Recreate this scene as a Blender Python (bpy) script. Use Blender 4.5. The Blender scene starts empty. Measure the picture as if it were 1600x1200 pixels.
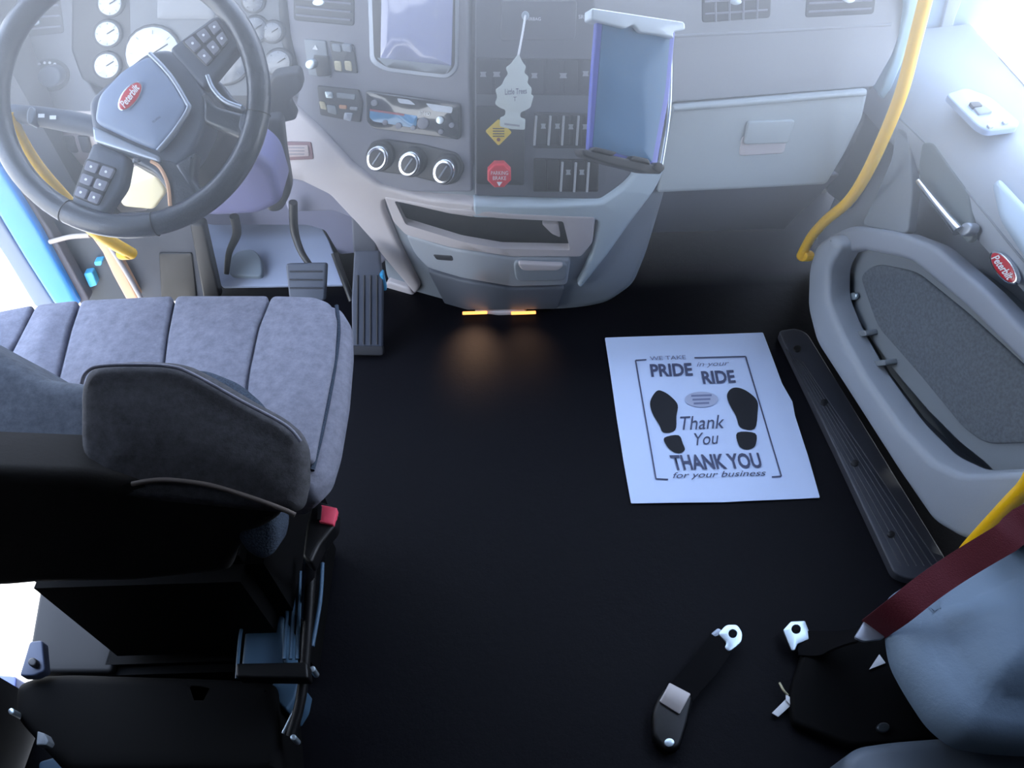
import bpy, bmesh, math, random
from mathutils import Vector, Matrix
random.seed(7)
SC = bpy.context.scene
COL = SC.collection
# ------------------------------------------------------------------ camera
FPX = 1155.0; TH = math.radians(50.6); RO = math.radians(1.8); H = 1.5
CAM = Vector((0, 0, H))
R0 = Vector((1, 0, 0)); FW = Vector((0, math.cos(TH), -math.sin(TH))); U0 = Vector((0, math.sin(TH), math.cos(TH)))
CR = R0*math.cos(RO) - U0*math.sin(RO)
CU = R0*math.sin(RO) + U0*math.cos(RO)
cd = bpy.data.cameras.new('camera'); cam = bpy.data.objects.new('camera', cd); COL.objects.link(cam)
cd.sensor_width = 36; cd.sensor_fit = 'HORIZONTAL'; cd.lens = 36*FPX/1600; cd.clip_start = 0.02
m = Matrix((CR, CU, -FW)).transposed().to_4x4(); m.translation = CAM
cam.matrix_world = m; SC.camera = cam
# ------------------------------------------------------------------ light
SC.view_settings.view_transform = 'Standard'; SC.view_settings.look = 'None'
SC.view_settings.gamma = 1; SC.view_settings.use_curve_mapping = False
SC.view_settings.exposure = 0.27
W = bpy.data.worlds.new('sky'); SC.world = W; W.use_nodes = True
nt = W.node_tree; nt.nodes.clear()
wo = nt.nodes.new('ShaderNodeOutputWorld'); bg = nt.nodes.new('ShaderNodeBackground')
tc = nt.nodes.new('ShaderNodeTexCoord'); sx = nt.nodes.new('ShaderNodeSeparateXYZ'); cr = nt.nodes.new('ShaderNodeValToRGB')
nt.links.new(tc.outputs['Generated'], sx.inputs[0]); nt.links.new(sx.outputs['Z'], cr.inputs[0])
cr.color_ramp.elements[0].position = 0.0; cr.color_ramp.elements[0].color = (0.86, 0.92, 1.0, 1)
cr.color_ramp.elements[1].position = 0.7; cr.color_ramp.elements[1].color = (0.54, 0.69, 1.0, 1)
nt.links.new(cr.outputs[0], bg.inputs[0]); bg.inputs[1].default_value = 6.4
nt.links.new(bg.outputs[0], wo.inputs[0])
def light(name, kind, loc, target, energy, color, **k):
    ld = bpy.data.lights.new(name, kind); o = bpy.data.objects.new(name, ld); COL.objects.link(o)
    o.location = loc; d = Vector(target)-Vector(loc); o.rotation_euler = d.to_track_quat('-Z', 'Y').to_euler()
    ld.energy = energy; ld.color = color
    for a, b in k.items(): setattr(ld, a, b)
    return o
light('sun', 'SUN', (0, 0, 5), (-0.11, 0.45, 3.6), 6.0, (1.0, 0.86, 0.66), angle=math.radians(0.6))
def portal(loc, target, sx_, sy_):
    o = light('portal', 'AREA', loc, target, 1, (1, 1, 1), shape='RECTANGLE', size=sx_, size_y=sy_)
    o.data.cycles.is_portal = True
portal((0, 1.72, 1.40), (0, 1.0, 0.75), 1.9, 0.85)
portal((1.10, 1.05, 1.10), (0, 1.05, 1.0), 1.25, 0.85)
portal((-1.10, 0.95, 0.55), (0, 0.95, 0.5), 1.25, 2.0)
# ------------------------------------------------------------------ materials
def lin(c):
    return tuple(((x/255)/12.92 if x/255 <= .04045 else ((x/255+.055)/1.055)**2.4) for x in c)
MATS = {}
def mat(name, c, rough=.6, metal=0, bump=0, scale=200, spec=.5, speck=0, emit=0, coat=0, trans=0, dist=.002):
    if name in MATS: return MATS[name]
    M = bpy.data.materials.new(name); M.use_nodes = True; n = M.node_tree; b = n.nodes['Principled BSDF']
    col = lin(c)+(1,)
    b.inputs['Base Color'].default_value = col; b.inputs['Roughness'].default_value = rough
    b.inputs['Metallic'].default_value = metal; b.inputs['Specular IOR Level'].default_value = spec
    b.inputs['Coat Weight'].default_value = coat; b.inputs['Transmission Weight'].default_value = trans
    if emit: b.inputs['Emission Color'].default_value = col; b.inputs['Emission Strength'].default_value = emit
    if bump or speck:
        t = n.nodes.new('ShaderNodeTexCoord'); z = n.nodes.new('ShaderNodeTexNoise'); z.inputs['Scale'].default_value = scale
        z.inputs['Detail'].default_value = 4 if scale > 150 else 9; z.inputs['Roughness'].default_value = .5 if scale > 150 else .75
        n.links.new(t.outputs['Object'], z.inputs['Vector'])
        if bump:
            bp = n.nodes.new('ShaderNodeBump'); bp.inputs['Strength'].default_value = bump; bp.inputs['Distance'].default_value = dist
            n.links.new(z.outputs[0], bp.inputs['Height']); n.links.new(bp.outputs[0], b.inputs['Normal'])
        if speck:
            r = n.nodes.new('ShaderNodeValToRGB'); e = r.color_ramp.elements
            e[0].position = .35; e[0].color = tuple(x*(1-speck) for x in col[:3])+(1,)
            e[1].position = .68; e[1].color = tuple(min(1, x*(1+speck)) for x in col[:3])+(1,)
            n.links.new(z.outputs[0], r.inputs[0]); n.links.new(r.outputs[0], b.inputs['Base Color'])
    MATS[name] = M; return M
plas = mat('grey plastic', (114, 116, 128), .55, bump=.15, scale=600)
plas_r = mat('grey upper plastic', (142, 146, 153), .6, bump=.15, scale=600)
plas_c = mat('centre plastic', (86, 89, 98), .55, bump=.1, scale=600)
plasdk = mat('dark plastic', (38, 39, 44), .5, bump=.1, scale=500)
plasbk = mat('black plastic', (14, 14, 16), .45)
gloss = mat('gloss black', (18, 18, 22), .12, coat=.6)
ltrim = mat('light grey plastic', (188, 182, 184), .5, bump=.1, scale=500)
gtrim = mat('glovebox plastic', (158, 167, 171), .5, bump=.12, scale=500)
mtrim = mat('mid grey plastic', (132, 140, 148), .55, bump=.1, scale=500)
doorm = mat('door plastic', (150, 158, 168), .5, bump=.12, scale=500)
doord = mat('door pocket plastic', (120, 128, 136), .55, bump=.12, scale=500)
doorf = mat('door carpet', (96, 103, 110), .9, bump=.4, scale=160, speck=.15)
chrome = mat('chrome', (215, 220, 228), .18, metal=1)
steel = mat('zinc steel', (200, 215, 225), .35, metal=.8)
alu = mat('brushed silver', (150, 158, 170), .38, metal=.6)
leath = mat('wheel leather', (44, 50, 60), .34, bump=.25, scale=300, coat=.25)
leath2 = mat('wheel hub plastic', (68, 76, 90), .45, bump=.1, scale=500)
fab = mat('seat fabric', (128, 130, 144), .92, bump=.5, scale=60, speck=.2, spec=.2)
fabd = mat('seat fabric dark', (78, 79, 84), .95, bump=.55, scale=80, speck=.28, spec=.2)
fabk = mat('seat knit', (62, 72, 86), .95, bump=.7, scale=420, speck=.3, spec=.2)
cover = mat('seat back cover', (22, 20, 19), .8, bump=.2, scale=200)
rubber = mat('floor rubber', (9, 9, 15), .6, bump=.35, scale=26, spec=.12, dist=.003)
carpet = mat('carpet', (20, 20, 22), .95, bump=.5, scale=150)
paper = mat('paper', (206, 222, 252), .8, bump=.15, scale=12, dist=.004)  # white paper, with the blue of the light put into its colour
ink = mat('ink', (14, 17, 26), .7); inkg = mat('grey ink', (120, 128, 160), .8)
inkl = mat('line ink', (78, 84, 112), .8)
red = mat('red enamel', (188, 28, 48), .3, coat=.4); redk = mat('red knob', (205, 30, 50), .35)
redb = mat('red buckle', (240, 84, 108), .4)
white = mat('white print', (225, 228, 232), .6); grey = mat('grey print', (150, 154, 160), .6)
yel = mat('yellow coating', (252, 196, 0), .45, coat=.2); yels = mat('yellow sticker', (232, 200, 40), .6)
blue = mat('blue car paint', (40, 135, 215), .25, coat=.5)
maroon = mat('maroon webbing', (88, 14, 30), .7, bump=.5, scale=500)
basebk = mat('seat base black', (8, 8, 9), .8, spec=.15)
webbk = mat('black webbing', (5, 5, 8), .8, spec=.15)
bagm = mat('pale bag fabric', (120, 140, 160), .6, bump=.25, scale=14, dist=.01)
stepm = mat('grey step plastic', (96, 106, 118), .5)
tan = mat('tan bounce tint', (205, 160, 125), .6)  # warm ground bounce put into the colour
lilac = mat('lilac shroud', (118, 118, 160), .5)
toe = mat('toe board', (150, 160, 182), .6)
dimw = mat('gauge face', (190, 200, 212), .25, coat=.8)  # pale colour stands in for bright reflections on the gauge glass
liner = mat('cab liner', (50, 51, 55), .9); linerw = mat('headliner', (92, 93, 98), .9)
conc = mat('concrete', (196, 190, 178), .9, speck=.08, scale=2)
freshm = mat('card', (205, 215, 212), .7)
glassb = mat('tablet glass', (66, 112, 150), .35, spec=.3, coat=.25)  # blue-grey sky reflection put into the base colour
edgeb = mat('blue edge', (80, 94, 186), .3, coat=.3)
scrn = mat('nav screen', (150, 158, 196), .12, coat=.8, emit=.12)
amber = mat('amber bulb', (255, 170, 90), .4, emit=1.6)
lcd = mat('radio lcd', (60, 130, 175), .2, coat=.5); lcdr = mat('radio red', (150, 60, 70), .3)
cream = mat('cream', (205, 195, 160), .5)
ribm = mat('grey blue vinyl', (70, 100, 125), .5)
GLASS = bpy.data.materials.new('window glass'); GLASS.use_nodes = True
_n = GLASS.node_tree; _n.nodes.clear(); _o = _n.nodes.new('ShaderNodeOutputMaterial'); _m = _n.nodes.new('ShaderNodeMixShader')
_t = _n.nodes.new('ShaderNodeBsdfTransparent'); _g = _n.nodes.new('ShaderNodeBsdfGlossy'); _g.inputs['Roughness'].default_value = .02
_m.inputs[0].default_value = .05; _n.links.new(_t.outputs[0], _m.inputs[1]); _n.links.new(_g.outputs[0], _m.inputs[2]); _n.links.new(_m.outputs[0], _o.inputs[0])
# ------------------------------------------------------------------ surfaces
def ray(u, v):
    a = u-800; b = v-600
    return (FW*FPX + CR*a - CU*b).normalized()
class Plane:
    def __init__(s, p, n): s.p = Vector(p); s.nn = Vector(n).normalized()
    def hit(s, u, v):
        d = ray(u, v); return CAM + d*((s.p-CAM).dot(s.nn)/d.dot(s.nn))
    def n(s, p): return s.nn if s.nn.dot(CAM-s.p) > 0 else -s.nn
    def off(s, h):
        return Plane(s.p + s.n(None)*h, s.nn)
def PZ(z): return Plane((0, 0, z), (0, 0, 1))
def PY(y): return Plane((0, y, 0), (0, 1, 0))
def PX(x): return Plane((x, 0, 0), (1, 0, 0))
def interp(t, pts):
    if t <= pts[0][0]: return pts[0][1] + (t-pts[0][0])*(pts[1][1]-pts[0][1])/(pts[1][0]-pts[0][0])
    for (a, b), (c, d) in zip(pts, pts[1:]):
        if t <= c: return b+(t-a)*(d-b)/(c-a)
    (a, b), (c, d) = pts[-2:]; return d+(t-c)*(d-b)/(c-a)
class Surf:
    """implicit surface f(p)=0, negative at the camera side"""
    def __init__(s, f, o=0): s.f = f; s.o = o
    def val(s, p): return s.f(p)+s.o
    def hit(s, u, v):
        d = ray(u, v); a = .25; b = .25
        while s.val(CAM+d*b) < 0 and b < 6: a = b; b += .05
        for _ in range(22):
            c = (a+b)/2
            if s.val(CAM+d*c) < 0: a = c
            else: b = c
        return CAM+d*a
    def n(s, p):
        e = .004; g = Vector([(s.f(p+Vector(v)*e)-s.f(p-Vector(v)*e)) for v in ((1,0,0),(0,1,0),(0,0,1))])
        return -g.normalized()
    def off(s, h): return Surf(s.f, s.o+h)
YP = [(0, 1.50), (.28, 1.43), (.46, 1.38), (.86, 1.50), (1.0, 1.57), (1.1, 1.64)]
BX = [(-.95, .27), (-.50, .19), (-.07, 0), (.0, .0), (.15, .0), (.75, .03), (.8, .035)]
def gdash(x, z): return interp(z, YP)+interp(x, BX)
DASH = Surf(lambda p: p.y-gdash(p.x, p.z))
DP = [(0, .0), (.12, -.01), (.40, 0), (.56, .03), (.64, .05), (.69, .10), (.70, .13), (.712, .30)]
def gdoor(y, z): return .80+(1.45-y)*.15+interp(z, DP)
DOOR = Surf(lambda p: p.x-gdoor(p.y, p.z))
WC = CAM + ray(200, 149)*(1.213/ray(200, 149).dot(FW))
WHEEL = Plane(WC, FW)
# ------------------------------------------------------------------ builders
def link(name, me, m, parent=None, smooth=True):
    o = bpy.data.objects.new(name, me); COL.objects.link(o)
    if m: me.materials.append(m)
    if smooth:
        for p in me.polygons: p.use_smooth = True
        try: me.set_sharp_from_angle(angle=math.radians(42))
        except Exception: pass
    if parent is not None:
        o.parent = parent
        o.matrix_parent_inverse = Matrix.Translation(-world_loc(parent))
    return o
def world_loc(o):
    # parents are only ever translated
    p = o.location.copy()
    while o.parent: p = p + o.matrix_parent_inverse.translation + Vector(o.parent.location); o = o.parent
    return p if True else p
def tag(o, label=None, cat=None, group=None, kind=None):
    if label: o['label'] = label
    if cat: o['category'] = cat
    if group: o['group'] = group
    if kind: o['kind'] = kind
    return o
def thing(name, loc, label, cat, group=None, kind=None):
    o = bpy.data.objects.new(name, None); COL.objects.link(o); o.location = loc; o.empty_display_size = .05
    return tag(o, label, cat, group, kind)
def frombm(name, bm, m, parent=None, smooth=True):
    bmesh.ops.remove_doubles(bm, verts=bm.verts, dist=1e-6)
    bmesh.ops.recalc_face_normals(bm, faces=bm.faces)
    me = bpy.data.meshes.new(name); bm.to_mesh(me); bm.free()
    return link(name, me, m, parent, smooth)
def catmull(pts, closed=True, k=5):
    out = []; n = len(pts)
    rng = range(n) if closed else range(n-1)
    for i in rng:
        if closed: p = [pts[(i+j-1) % n] for j in range(4)]
        else: p = [pts[max(0, min(n-1, i+j-1))] for j in range(4)]
        for q in range(k):
            t = q/k
            out.append(tuple(.5*((2*p[1][c])+(-p[0][c]+p[2][c])*t+(2*p[0][c]-5*p[1][c]+4*p[2][c]-p[3][c])*t*t+(-p[0][c]+3*p[1][c]-3*p[2][c]+p[3][c])*t**3) for c in range(len(p[1]))))
    if not closed: out.append(tuple(pts[-1]))
    return out
def roundpoly(pts, r=6, k=4):
    """polygon with rounded corners (pixels)"""
    out = []; n = len(pts)
    for i in range(n):
        a, b, c = Vector(pts[i-1]), Vector(pts[i]), Vector(pts[(i+1) % n])
        l1 = (a-b).length; l2 = (c-b).length; rr = min(r, l1*.45, l2*.45)
        p = b+(a-b)*(rr/l1); q = b+(c-b)*(rr/l2)
        for j in range(k+1):
            t = j/k; out.append(tuple((p*(1-t)**2+b*2*t*(1-t)+q*t*t)))
    return out
def densify(pts, step=28):
    out = []; n = len(pts)
    for i in range(n):
        a = Vector(pts[i]); b = Vector(pts[(i+1) % n]); k = max(1, int((b-a).length/step))
        for j in range(k): out.append(tuple(a+(b-a)*j/k))
    return out
def area(pts): return sum(pts[i-1][0]*pts[i][1]-pts[i][0]*pts[i-1][1] for i in range(len(pts)))
def inset(pts, d):
    n = len(pts); s = 1 if area(pts) > 0 else -1; out = []
    for i in range(n):
        a = Vector(pts[i-1]); c = Vector(pts[(i+1) % n]); t = (c-a)
        if t.length < 1e-6: out.append(pts[i]); continue
        t.normalize(); nrm = Vector((-t.y, t.x))*s
        out.append((pts[i][0]+nrm.x*d, pts[i][1]+nrm.y*d))
    return out
def inpoly(p, poly):
    c = False; x, y = p[0], p[1]; n = len(poly)
    for i in range(n):
        a = poly[i-1]; b = poly[i]
        if (a[1] > y) != (b[1] > y) and x < (b[0]-a[0])*(y-a[1])/(b[1]-a[1])+a[0]: c = not c
    return c
def bdist(p, poly):
    d = 1e9
    for i in range(len(poly)):
        a = poly[i-1]; b = poly[i]; dx = b[0]-a[0]; dy = b[1]-a[1]; L = dx*dx+dy*dy or 1
        t = max(0, min(1, ((p[0]-a[0])*dx+(p[1]-a[1])*dy)/L)); e = (a[0]+t*dx-p[0])**2+(a[1]+t*dy-p[1])**2
        d = min(d, e)
    return math.sqrt(d)
def cap(bm, loops, place, step=None, holes=()):
    """fill the region inside loops[0] (minus hole loops); loops are lists of (px, bmvert)"""
    from mathutils.geometry import delaunay_2d_cdt
    V = []; E = []; own = []
    for lp in loops:
        o = len(V); V += [Vector(p) for p, _ in lp]; own += [b for _, b in lp]
        E += [(o+i, o+(i+1) % len(lp)) for i in range(len(lp))]
    outer = [p for p, _ in loops[0]]; hp = [[p for p, _ in lp] for lp in loops[1:]]
    if step:
        xs = [p[0] for p in outer]; ys = [p[1] for p in outer]
        x = min(xs)+step*.5
        while x < max(xs):
            y = min(ys)+step*.5
            while y < max(ys):
                if inpoly((x, y), outer) and bdist((x, y), outer) > step*.35 and not any(inpoly((x, y), h) or bdist((x, y), h) < step*.35 for h in hp): V.append(Vector((x, y))); own.append(None)
                y += step
            x += step
    vs, es, fs, ov, oe, of = delaunay_2d_cdt(V, E, [], 0, 1e-4)
    B = []
    for k, v in enumerate(vs):
        b = own[ov[k][0]] if ov[k] else None
        B.append(b if b else bm.verts.new(place((v.x, v.y))))
    for f in fs:
        c = sum((vs[k] for k in f), Vector((0, 0)))/len(f)
        if inpoly(c, outer) and not any(inpoly(c, h) for h in hp):
            try: bm.faces.new([B[k] for k in f])
            except ValueError: pass
def pad(name, pts, sf, thick, m, parent=None, r=.004, dome=0, rnd=5, sm=False, rings=2, disp=0, dscale=8, fill='', holes=(), step=None, fn=None, taper=None):
    """solid slab: front face on surface sf inside the outline, rounded rim, body going back by thick. holes: [(outline, depth)]"""
    if sm: pts = catmull(pts, True, 5)
    elif rnd: pts = roundpoly(pts, rnd)
    pts = densify(pts)
    if area(pts) < 0: pts = pts[::-1]
    c = (sum(p[0] for p in pts)/len(pts), sum(p[1] for p in pts)/len(pts))
    P0 = sf.hit(*c); N = sf.n(P0); ppm = FPX/max(.2, (P0-CAM).dot(FW))
    bm = bmesh.new(); loops = []
    def at(p, h): return sf.hit(*p)+N*h
    def ring(px, h): return [bm.verts.new(at(p, h)) for p in px]
    bpx = pts if taper is None else [(taper[0]+(p[0]-taper[0])*taper[2], taper[1]+(p[1]-taper[1])*taper[2]) for p in pts]
    loops.append(ring(bpx, -thick)); q = 4 if r > .002 else 2
    for j in range(q+1):
        a = j/q*math.pi/2
        loops.append(ring(inset(pts, r*ppm*(1-math.cos(a))), -r*(1-math.sin(a))))
    ins = inset(pts, r*ppm)
    for A, B in zip(loops, loops[1:]):
        for i in range(len(A)): bm.faces.new((A[i-1], A[i], B[i], B[i-1]))
    ext = max(max(p[0] for p in pts)-min(p[0] for p in pts), max(p[1] for p in pts)-min(p[1] for p in pts))
    if step is None: step = 12 if (dome or disp or fn) else (30 if ext > 70 else None)
    if dome and ext < 60: step = ext/6
    dm = max([1]+[bdist(p, ins) for p in [(c[0], c[1])]+[tuple(Vector(c).lerp(Vector(p), .3)) for p in ins[::4]]]) if dome else 1
    def place(p):
        h = dome*math.sin(min(1, bdist(p, ins)/dm)*math.pi/2) if dome else 0
        if fn: h += fn(p, bdist(p, ins))
        return at(p, h)
    hl = []; hb = []
    for hpx, dep in holes:
        hpx = densify(roundpoly(hpx, 4) if len(hpx) < 12 else hpx)
        A = ring(hpx, 0); B = ring(hpx, -dep); hl.append(list(zip(hpx, A)))
        for i in range(len(A)): bm.faces.new((A[i-1], A[i], B[i], B[i-1]))
        if dep < thick: cap(bm, [list(zip(hpx, B))], lambda p: at(p, -dep))
        else: hb.append(list(zip(hpx, B)))
    cap(bm, [list(zip(ins, loops[-1]))]+hl, place, step)
    cap(bm, [list(zip(bpx, loops[0]))]+hb, lambda p: at(p, -thick), None)
    if disp:
        from mathutils import noise
        for vv in bm.verts: vv.co += N*disp*noise.noise(vv.co*dscale)
    return frombm(name, bm, m, parent)
def rect(u0, v0, u1, v1, sk=0, tl=0):
    """pixel rectangle; tl raises the right end by tl pixels, sk shifts the bottom"""
    return [(u0, v0), (u1, v0-tl), (u1+sk, v1-tl), (u0+sk, v1)]
def circ(u, v, a, b=None, n=20, rot=0):
    b = b or a
    return [(u+a*math.cos(t)*math.cos(rot)-b*math.sin(t)*math.sin(rot), v+a*math.cos(t)*math.sin(rot)+b*math.sin(t)*math.cos(rot)) for t in [2*math.pi*i/n for i in range(n)]]
def flat(name, pts, sf, m, parent=None, lift=.0008, rnd=0, sm=False):
    """flat print"""
    if sm: pts = catmull(pts, True, 4)
    elif rnd: pts = roundpoly(pts, rnd)
    bm = bmesh.new(); N = sf.n(sf.hit(*pts[0]))
    cap(bm, [[(p, bm.verts.new(sf.hit(*p)+N*lift)) for p in pts]], lambda p: sf.hit(*p)+N*lift)
    return frombm(name, bm, m, parent, False)
def sweep(P, rad, ns=10, flatten=1, side=None):
    bm = bmesh.new(); loops = []; n = len(P); X = side
    for i in range(n):
        T = (P[min(n-1, i+1)]-P[max(0, i-1)]).normalized()
        if X is None: X = T.orthogonal()
        X = (X-T*X.dot(T)).normalized(); Y = T.cross(X)
        r = rad[i] if isinstance(rad, (list, tuple)) else rad
        loops.append([bm.verts.new(P[i]+X*r*math.cos(a)+Y*r*flatten*math.sin(a)) for a in [2*math.pi*j/ns for j in range(ns)]])
    for A, B in zip(loops, loops[1:]):
        for j in range(ns): bm.faces.new((A[j-1], A[j], B[j], B[j-1]))
    bm.faces.new(loops[0]); bm.faces.new(loops[-1]); return bm
def tube(name, pts, r, m, parent=None, sm=True, ns=10, flatten=1, side=None):
    """pts: 3D vectors"""
    pts = [tuple(p) for p in pts]
    if sm and len(pts) > 2: pts = catmull(pts, False, 6)
    if isinstance(r, (list, tuple)):
        k = len(r)-1; n = len(pts)-1
        r = [interp(i/n*k, list(enumerate(r))) for i in range(n+1)]
    return frombm(name, sweep([Vector(p) for p in pts], r, ns, flatten, side), m, parent)
def ptube(name, px, sf, r, m, parent=None, lift=0, **k):
    P = []
    for p in px:
        h = sf.hit(*p[:2]); P.append(h+sf.n(h)*lift)
    return tube(name, P, r, m, parent, **k)
def box(name, lo, hi, m, parent=None, bev=.004, smooth=True):
    bm = bmesh.new(); bmesh.ops.create_cube(bm, size=1)
    for v in bm.verts: v.co = Vector([lo[i]+(v.co[i]+.5)*(hi[i]-lo[i]) for i in range(3)])
    if bev: bmesh.ops.bevel(bm, geom=bm.edges[:], offset=bev, segments=2, affect='EDGES')
    return frombm(name, bm, m, parent, smooth)
def prism3(name, pts, vec, m, parent=None, bev=0):
    bm = bmesh.new(); A = [bm.verts.new(Vector(p)) for p in pts]; B = [bm.verts.new(Vector(p)+Vector(vec)) for p in pts]
    bm.faces.new(A); bm.faces.new(B)
    for i in range(len(A)): bm.faces.new((A[i-1], A[i], B[i], B[i-1]))
    if bev: bmesh.ops.bevel(bm, geom=bm.edges[:], offset=bev, segments=2, affect='EDGES')
    return frombm(name, bm, m, parent)
def text(name, s, BL, BR, TL, sf, m, parent=None, lift=.0012, shear=0, bold=0, thick=0):
    """writing mapped on the surface between pixel corners"""
    cu = bpy.data.curves.new('t', 'FONT'); cu.body = s; cu.shear = shear; cu.offset = bold; cu.resolution_u = 3
    o = bpy.data.objects.new('t', cu); COL.objects.link(o)
    dg = bpy.context.evaluated_depsgraph_get(); me = bpy.data.meshes.new_from_object(o.evaluated_get(dg))
    bpy.data.objects.remove(o); bpy.data.curves.remove(cu)
    xs = [v.co.x for v in me.vertices]; ys = [v.co.y for v in me.vertices]
    x0, x1, y0, y1 = min(xs), max(xs), min(ys), max(ys)
    BL, BR, TL = Vector(BL), Vector(BR), Vector(TL)
    N = sf.n(sf.hit(*BL))
    for v in me.vertices:
        p = BL+(BR-BL)*((v.co.x-x0)/(x1-x0))+(TL-BL)*((v.co.y-y0)/(y1-y0))
        v.co = sf.hit(*p)+N*lift
    me.name = name
    return link(name, me, m, parent, False)
# ================================================================== SETTING
fl = box('floor', (-.93, -1.2, -.05), (1.12, 2.02, 0), rubber, bev=0); tag(fl, 'black rubber truck cab floor', kind='structure')
g = box('ground', (-14, -12, -1.35), (14, 14, -1.25), conc, bev=0); tag(g, 'sunlit concrete yard outside the open door', kind='structure')
tag(box('wall_front', (-.95, 2.0, -.05), (1.05, 2.06, 1.0), carpet, bev=0), 'dark carpeted firewall', kind='structure')
tag(box('wall_back', (-1.1, -1.26, -.05), (1.12, -1.2, 2.0), liner, bev=0), 'grey rear cab wall', kind='structure')
tag(box('ceiling', (-1.1, -1.26, 1.95), (1.12, 1.55, 2.0), linerw, bev=0), 'pale cab headliner', kind='structure')
tag(box('wall_left', (-1.06, -1.2, -.05), (-.96, .47, 1.95), liner, bev=0), 'grey cab side behind the driver door', kind='structure')
tag(box('wall_right', (1.06, -1.2, -.05), (1.12, .42, 1.95), liner, bev=0), 'grey cab side behind the passenger door', kind='structure')
tag(box('trim_3', (-1.06, .36, 1.36), (-.98, 1.6, 1.95), liner, bev=0), 'header over driver door, lowered to cut side light', kind='structure')  # hangs low to cut the light coming through the driver doorway
tag(box('trim_4', (1.06, .42, 1.62), (1.12, 1.6, 1.95), liner, bev=0), 'header over passenger door', kind='structure')
for nm, x in (('trim_5', -1.05), ('trim_6', 1.06)):
    tag(tube(nm, [Vector((x, 2.0, .98)), Vector((x, 1.45, 1.95))], .045, liner, sm=False), 'windshield pillar', kind='structure')

tag(box('trim_12', (-1.16, 1.62, -.05), (-1.10, 2.06, 1.0), liner, bev=0), 'dark cowl side added beyond the driver door to block light', kind='structure')  # added to keep outside light off the left dash
tag(prism3('trim_13', [(-1.12, 1.50, .98), (-1.12, 2.06, .98), (-1.12, 1.55, 1.95), (-1.12, 1.38, 1.95)], (-.04, 0, 0), liner), 'solid panel added by driver side pillar to block light', kind='structure')  # added light blocker where a quarter window would be
ws = prism3('window_1', [(-1.02, 1.97, 1.0), (1.03, 1.97, 1.0), (1.03, 1.56, 1.94), (-1.02, 1.56, 1.94)], (0, .006, .003), GLASS); tag(ws, 'clear windshield above the dashboard', kind='structure')
# ================================================================== DASHBOARD
D = thing('dashboard', (0, 1.6, .45), 'wide grey truck dashboard with light grey lower trim in front of the floor', 'dashboard')
# base shell, slightly behind the visible panels
bm = bmesh.new(); rows = []
zs = [.47, .52, .6, .7, .8, .9, 1.0]; xs = [-.90+i*.0482 for i in range(35)]
for z in zs: rows.append([bm.verts.new((x, gdash(x, z)+.016, z)) for x in xs])
rows.append([bm.verts.new((x, gdash(x, 1.0)+.1, 1.03)) for x in xs])
rows.append([bm.verts.new((x, 2.0, 1.0)) for x in xs]); rows.append([bm.verts.new((x, 2.0, .47)) for x in xs]); rows.append(rows[0])
for A, B in zip(rows, rows[1:]):
    for i in range(len(A)-1): bm.faces.new((A[i], A[i+1], B[i+1], B[i]))
for e in (0, -1): bm.faces.new([r[e] for r in rows[:-1]])
frombm('body', bm, plas, D)
# driver-side switch panel
drv = pad('driver_panel', [(440, -60), (728, -60), (737, 300), (640, 300), (590, 288), (548, 255), (505, 208), (462, 165), (470, 130), (452, 50)], DASH, .03, plas, D, r=.004, fill='flat')
cen = pad('center_panel', [(742, -60), (942, -60), (938, 200), (1000, 215), (985, 275), (942, 312), (742, 306)], DASH, .03, plas_c, D, r=.004, fill='flat')
pas = pad('passenger_panel', [(925, -60), (1440, -60), (1422, 10), (1395, 85), (1366, 136), (1050, 160), (1030, 205), (930, 225)], DASH.off(.001), .03, plas_r, D, r=.005, fill='flat')
ptube('crease', [(950, 62), (1060, 56), (1220, 48), (1392, 38)], DASH, .0035, plas_r, D)
# left dash area behind the wheel
lp = pad('left_panel', [(-40, -60), (112, -60), (115, 90), (150, 150), (250, 170), (180, 215), (60, 178), (-20, 165)], DASH.off(.002), .03, mat('darkened dash plastic', (92, 95, 102), .6, bump=.1, scale=500), D, fill='flat')  # grey plastic darkened here to offset strong light from the doorway
BIN = DASH.off(.010)
bn = pad('gauge_binnacle', [(110, -60), (440, -60), (452, 60), (468, 130), (440, 165), (330, 175), (200, 150), (160, 142), (125, 125), (108, 80)], BIN, .03, plasdk, D, r=.012, fill='flat')
CLF = DASH.off(.0115)
pad('binnacle_face', [(200, -60), (432, -60), (440, 60), (455, 122), (430, 150), (340, 150), (205, 120)], CLF, .01, mat('cluster plastic', (96, 102, 110), .5), bn, r=.003, fill='flat')
def gauge(u, v, r, facem, n=0):
    gg = pad('gauge', circ(u, v, r+3), CLF.off(.008), .012, plasdk, bn, r=.003, rnd=0)
    f = pad('gauge_face', circ(u, v, r-1), CLF.off(.0105), .004, facem, D, r=.001, rnd=0)
    ptube('needle', [(u, v), (u+r*.55, v-r*.35)], CLF.off(.0125), .0012, redk if n else plasbk, f, sm=False)
    for a in range(8):
        t = a/8*2*math.pi; ptube('tick', [(u+r*.72*math.cos(t), v+r*.72*math.sin(t)), (u+r*.86*math.cos(t), v+r*.86*math.sin(t))], CLF.off(.0125), .0007, grey, f, sm=False, ns=5)
gdk = mat('dark gauge face', (96, 104, 116), .25, coat=.6)
for u, v, r, mm in ((171, 6, 19, dimw), (167, 53, 20, dimw), (166, 103, 20, dimw), (238, 84, 43, dimw), (350, 92, 40, gdk), (398, 46, 20, gdk), (434, 98, 20, gdk), (395, 2, 17, gdk), (425, 50, 16, gdk)):
    gauge(u, v, r, mm)
pad('message_display', rect(245, -30, 335, 30), CLF.off(.004), .006, gdk, bn, r=.002)
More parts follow.
